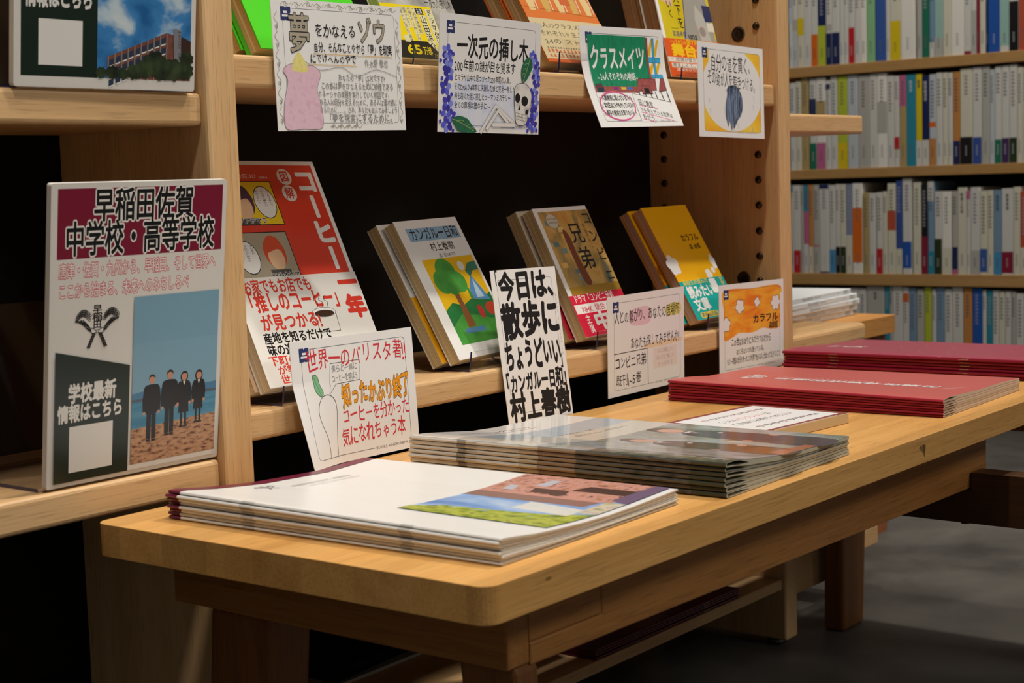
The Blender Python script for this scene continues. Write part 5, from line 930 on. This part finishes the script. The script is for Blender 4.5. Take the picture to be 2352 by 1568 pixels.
def spine(row, idx, y0, y1, h, spec, title=None):
    """spec: base colour, then (colour, from, to) bands as fractions of the height; y0 > y1 (the left edge as seen is the larger y)"""
    zt = ROWZ[row][0]; base = spec[0]; w = y0 - y1 - 0.0006; b = MB(); g = 0.0; x = FX + 0.004
    b.prism(rr(0, 0, w, 0.13, min(0.0015, w * 0.2), 2), 0, h, fink(base), 'Z')
    b.v = [(p[1], w - p[0], p[2]) for p in b.v]
    a = Art(1); rnd = random.Random(row * 100 + idx); bands = spec[1:]
    for c, f, t in bands: a.rect(0.0001, f * h + 0.0002, w - 0.0001, t * h - 0.0002, fink(c))
    dark = base in 'KNRETMDVIAUbaI'; col = LT if dark else GREYT; tw = min(0.0075, w * 0.55)
    top = h * 0.94; bot = h * (0.38 if not bands or bands[0][1] > 0.1 else max(0.4, min(0.7, bands[0][2] + 0.08)))
    if title: a.vtext(title, w / 2, top, max(bot - 0.02, top - len(title) * tw * 1.25), tw, col, off=0.02)
    else:
        n = rnd.randint(6, 11); a.marks(-top, -(top - n * tw * 1.05), w / 2 - tw / 2, tw, ink(rnd.choice(['#6b6b70', '#55555c', '#77757a', '#5a5f77', '#7d6a6e']) if not dark else '#aeb2ba', 0.6), n, 0.75, True)
    if not any(f < 0.1 for c, f, t in bands): a.marks(-h * 0.24, -h * 0.10, w / 2 - tw * 0.3, tw * 0.55, ink('#7b7b80', 0.6), 5, 0.75, True)
    else: a.marks(-h * 0.2, -h * 0.09, w / 2 - tw * 0.3, tw * 0.55, LT if bands[0][0] in 'KNRETMDVIUba' else GREYT, 4, 0.75, True)
    b.art(a, lambda u, v, n: (-n - 0.00004, w - u, v))
    desc = NAMEC[base] + (' book with ' + ' and '.join(NAMEC[c] + (' foot band' if f < 0.08 else ' top' if t > 0.9 else ' middle') for c, f, t in bands[:2]) if bands else ' book')
    lab = '%s, %s from the upright on the %s shelf of the far bookcase' % (desc, ORD[idx], ROWN[row])
    ws = lab.split()
    if len(ws) > 16: lab = '%s, %s from the upright on the %s far shelf' % (desc, ORD[idx], ROWN[row])
    if len(lab.split()) > 16: lab = '%s, %s from the upright on the %s far shelf' % (NAMEC[base] + ' book with ' + NAMEC[bands[0][0]] + ' band', ORD[idx], ROWN[row])
    o = b.build('shelved_book', None, Matrix.Translation((x, y1 + 0.0003, Z(zt) + 0.0003)))
    tag(o, lab, 'book', 'books on the %s shelf of the far bookcase' % ROWN[row])
FAR = [[(1.8754, 1.8646, 0.208, ['W', ('B', 0.5, 1)], None), (1.8646, 1.852, 0.208, ['W', ('B', 0.0, 0.42), ('G', 0.42, 0.55)], None), (1.8517, 1.8348, 0.208, ['C', ('Y', 0.36, 0.56), ('Y', 0.9, 1)], None), (1.8348, 1.8151, 0.208, ['W'], None), (1.8148, 1.798, 0.208, ['W', ('O', 0, 0.36)], None), (1.7977, 1.7765, 0.208, ['N', ('L', 0, 0.45)], None), (1.7762, 1.7613, 0.208, ['W', ('N', 0, 0.36), ('G', 0.38, 0.46)], None), (1.7611, 1.7409, 0.208, ['W', ('N', 0, 0.36)], None), (1.7406, 1.7304, 0.208, ['W'], None), (1.7302, 1.7184, 0.208, ['W'], None), (1.7182, 1.7025, 0.208, ['W', ('R', 0, 0.4)], None), (1.7022, 1.688, 0.208, ['W'], None), (1.6877, 1.6722, 0.208, ['Z'], None), (1.672, 1.6507, 0.208, ['J'], None), (1.65, 1.6239, 0.208, ['b'], None), (1.6236, 1.6132, 0.208, ['W', ('b', 0.72, 0.75)], None), (1.6129, 1.5869, 0.208, ['C', ('Y', 0, 0.43)], None), (1.5867, 1.5521, 0.208, ['Z'], '学校'), (1.5478, 1.5353, 0.208, ['G'], None), (1.5351, 1.5172, 0.208, ['E'], None), (1.5169, 1.5051, 0.208, ['X', ('W', 0, 0.16)], None), (1.5049, 1.4847, 0.208, ['c', ('G', 0, 0.2)], None), (1.4845, 1.4656, 0.208, ['C'], None), (1.4654, 1.4355, 0.208, ['Z'], None), (1.4353, 1.4185, 0.208, ['W', ('M', 0, 0.035)], None), (1.4183, 1.4069, 0.208, ['W', ('G', 0, 0.46)], None), (1.4066, 1.3989, 0.208, ['M'], None), (1.3987, 1.3851, 0.208, ['C'], None), (1.3848, 1.3791, 0.208, ['D', ('N', 0, 0.55)], None), (1.3788, 1.3521, 0.208, ['C', ('U', 0, 0.57)], None), (1.3519, 1.3316, 0.208, ['W', ('c', 0.06, 0.62)], None), (1.3314, 1.3102, 0.208, ['W', ('K', 0, 0.52)], None), (1.3099, 1.2916, 0.208, ['a'], None)], [(1.8758, 1.8599, 0.2096, ['W'], None), (1.8595, 1.8447, 0.2122, ['C'], None), (1.8443, 1.8252, 0.2191, ['Q'], None), (1.8222, 1.8047, 0.2159, ['W', ('E', 0, 0.29), ('N', 0.6, 0.78)], None), (1.8043, 1.7799, 0.2172, ['Z', ('P', 0, 0.29), ('Q', 0.5, 0.75)], None), (1.7795, 1.767, 0.2098, ['W', ('N', 0.9, 0.96)], None), (1.7666, 1.7494, 0.2176, ['W'], None), (1.749, 1.7231, 0.2171, ['L', ('Y', 0, 0.28)], None), (1.7227, 1.6961, 0.2179, ['B'], None), (1.6957, 1.6673, 0.2161, ['G'], None), (1.667, 1.6474, 0.2171, ['W'], None), (1.647, 1.6229, 0.2173, ['Z', ('G', 0.36, 0.7)], None), (1.6225, 1.6051, 0.2099, ['W'], None), (1.6048, 1.5921, 0.2089, ['W', ('R', 0.19, 0.33)], None), (1.5917, 1.5745, 0.2096, ['Q', ('P', 0.66, 1)], None), (1.5747, 1.5515, 0.2093, ['T'], '教育学'), (1.5512, 1.5364, 0.2089, ['Y', ('W', 0, 0.28)], '教育'), (1.536, 1.5191, 0.2053, ['N', ('W', 0, 0.29)], '教育経済学'), (1.5187, 1.5025, 0.2067, ['B', ('H', 0, 0.3), ('O', 0.42, 0.48)], None), (1.5021, 1.4874, 0.209, ['W'], None), (1.487, 1.4749, 0.2086, ['C'], None), (1.4745, 1.4624, 0.2078, ['W'], None), (1.462, 1.4457, 0.2088, ['H', ('N', 0, 0.26)], None), (1.445, 1.4164, 0.2139, ['C', ('K', 0, 0.29)], None), (1.416, 1.3947, 0.2155, ['W', ('I', 0, 0.28)], None), (1.3944, 1.3767, 0.2158, ['G'], None), (1.3764, 1.3652, 0.2081, ['B'], None), (1.3648, 1.3491, 0.2138, ['W', ('E', 0, 0.25)], None), (1.3487, 1.332, 0.2146, ['W', ('V', 0, 0.26)], None), (1.3317, 1.3141, 0.2155, ['W', ('D', 0, 0.26)], None), (1.3137, 1.3016, 0.2087, ['C'], None), (1.3013, 1.2875, 0.2078, ['W'], None)], [(1.8758, 1.8701, 0.2133, ['W', ('S', 0.92, 1)], None), (1.8697, 1.8505, 0.213, ['W', ('R', 0, 0.26)], None), (1.8501, 1.8424, 0.2126, ['G'], None), (1.842, 1.829, 0.2124, ['P', ('W', 0, 0.33), ('T', 0.7, 1)], None), (1.8286, 1.8161, 0.2129, ['H', ('C', 0, 0.3)], None), (1.8157, 1.8001, 0.2126, ['G', ('P', 0.3, 0.32)], None), (1.7997, 1.7742, 0.213, ['W', ('N', 0, 0.02), ('N', 0.95, 1)], None), (1.7738, 1.7576, 0.2107, ['W', ('S', 0, 0.27)], None), (1.7572, 1.7457, 0.2126, ['W', ('K', 0, 0.3)], None), (1.7453, 1.7301, 0.2123, ['C', ('D', 0, 0.3)], None), (1.7297, 1.7135, 0.2122, ['A', ('C', 0, 0.43)], None), (1.7131, 1.6873, 0.2135, ['Z', ('O', 0.12, 0.73)], None), (1.6854, 1.671, 0.1909, ['Q'], None), (1.6706, 1.6537, 0.1897, ['W'], None), (1.6515, 1.6364, 0.1911, ['W', ('R', 0, 0.31)], None), (1.636, 1.6243, 0.1925, ['C'], None), (1.6236, 1.6027, 0.2113, ['C', ('a', 0.48, 0.7)], None), (1.6023, 1.5867, 0.2178, ['I', ('C', 0, 0.27)], None), (1.586, 1.5635, 0.2216, ['W', ('U', 0.06, 0.34)], None), (1.5602, 1.5408, 0.212, ['C'], None), (1.5399, 1.5244, 0.2072, ['K', ('M', 0, 0.42)], None), (1.5238, 1.5089, 0.2128, ['X', ('T', 0, 0.25), ('W', 0.79, 1)], None), (1.5076, 1.4898, 0.1902, ['W', ('D', 0, 0.43)], None), (1.4895, 1.4673, 0.1897, ['Z', ('C', 0, 0.32)], None), (1.4652, 1.4521, 0.1901, ['G', ('P', 0, 0.06), ('N', 0.06, 0.33)], None), (1.4518, 1.4322, 0.1974, ['C'], '教育と社会'), (1.4319, 1.422, 0.1903, ['W', ('P', 0.9, 1)], None), (1.4216, 1.4005, 0.1975, ['W', ('G', 0, 0.28)], None), (1.4002, 1.3825, 0.1895, ['C', ('b', 0.03, 0.31)], None), (1.3822, 1.3686, 0.19, ['C'], None), (1.3683, 1.3496, 0.1904, ['X', ('S', 0, 0.27)], '教育哲学'), (1.3493, 1.3231, 0.1932, ['W', ('M', 0.02, 0.27)], '教育思想'), (1.3227, 1.3069, 0.1961, ['C'], None), (1.3066, 1.2891, 0.1857, ['a', ('C', 0, 0.33)], None)], [(1.7215, 1.6992, 0.2147, ['W'], None), (1.6989, 1.6801, 0.2141, ['W'], None), (1.679, 1.6334, 0.2198, ['G'], '教育'), (1.6326, 1.6205, 0.2194, ['T'], None), (1.6201, 1.6124, 0.2204, ['G'], None), (1.6121, 1.588, 0.2206, ['W'], None), (1.5873, 1.5718, 0.2183, ['W', ('O', 0.84, 0.94)], None), (1.571, 1.5541, 0.2169, ['X'], None), (1.5527, 1.5345, 0.2147, ['G'], None), (1.5334, 1.5171, 0.2191, ['L'], None), (1.5156, 1.5047, 0.2152, ['W'], None), (1.504, 1.4853, 0.2188, ['X'], None), (1.4846, 1.4665, 0.2157, ['W'], None), (1.4658, 1.4405, 0.2202, ['W'], None), (1.4398, 1.4188, 0.2189, ['H'], None), (1.4181, 1.3953, 0.2193, ['U'], None), (1.3946, 1.3851, 0.2146, ['W'], None), (1.3844, 1.3712, 0.2148, ['T'], None), (1.3706, 1.3564, 0.2142, ['W'], None), (1.3558, 1.3424, 0.2128, ['C'], None), (1.3417, 1.3281, 0.213, ['W'], None), (1.3274, 1.3171, 0.2124, ['G'], None), (1.3165, 1.2987, 0.2086, ['W'], None), (1.298, 1.2849, 0.2129, ['C'], None)]]
for row, books in enumerate(FAR):
    for i, (y0, y1, h, spec, title) in enumerate(books): spine(row, i, y0, y1, h, spec, title)

bpy.data.objects.remove(_to)
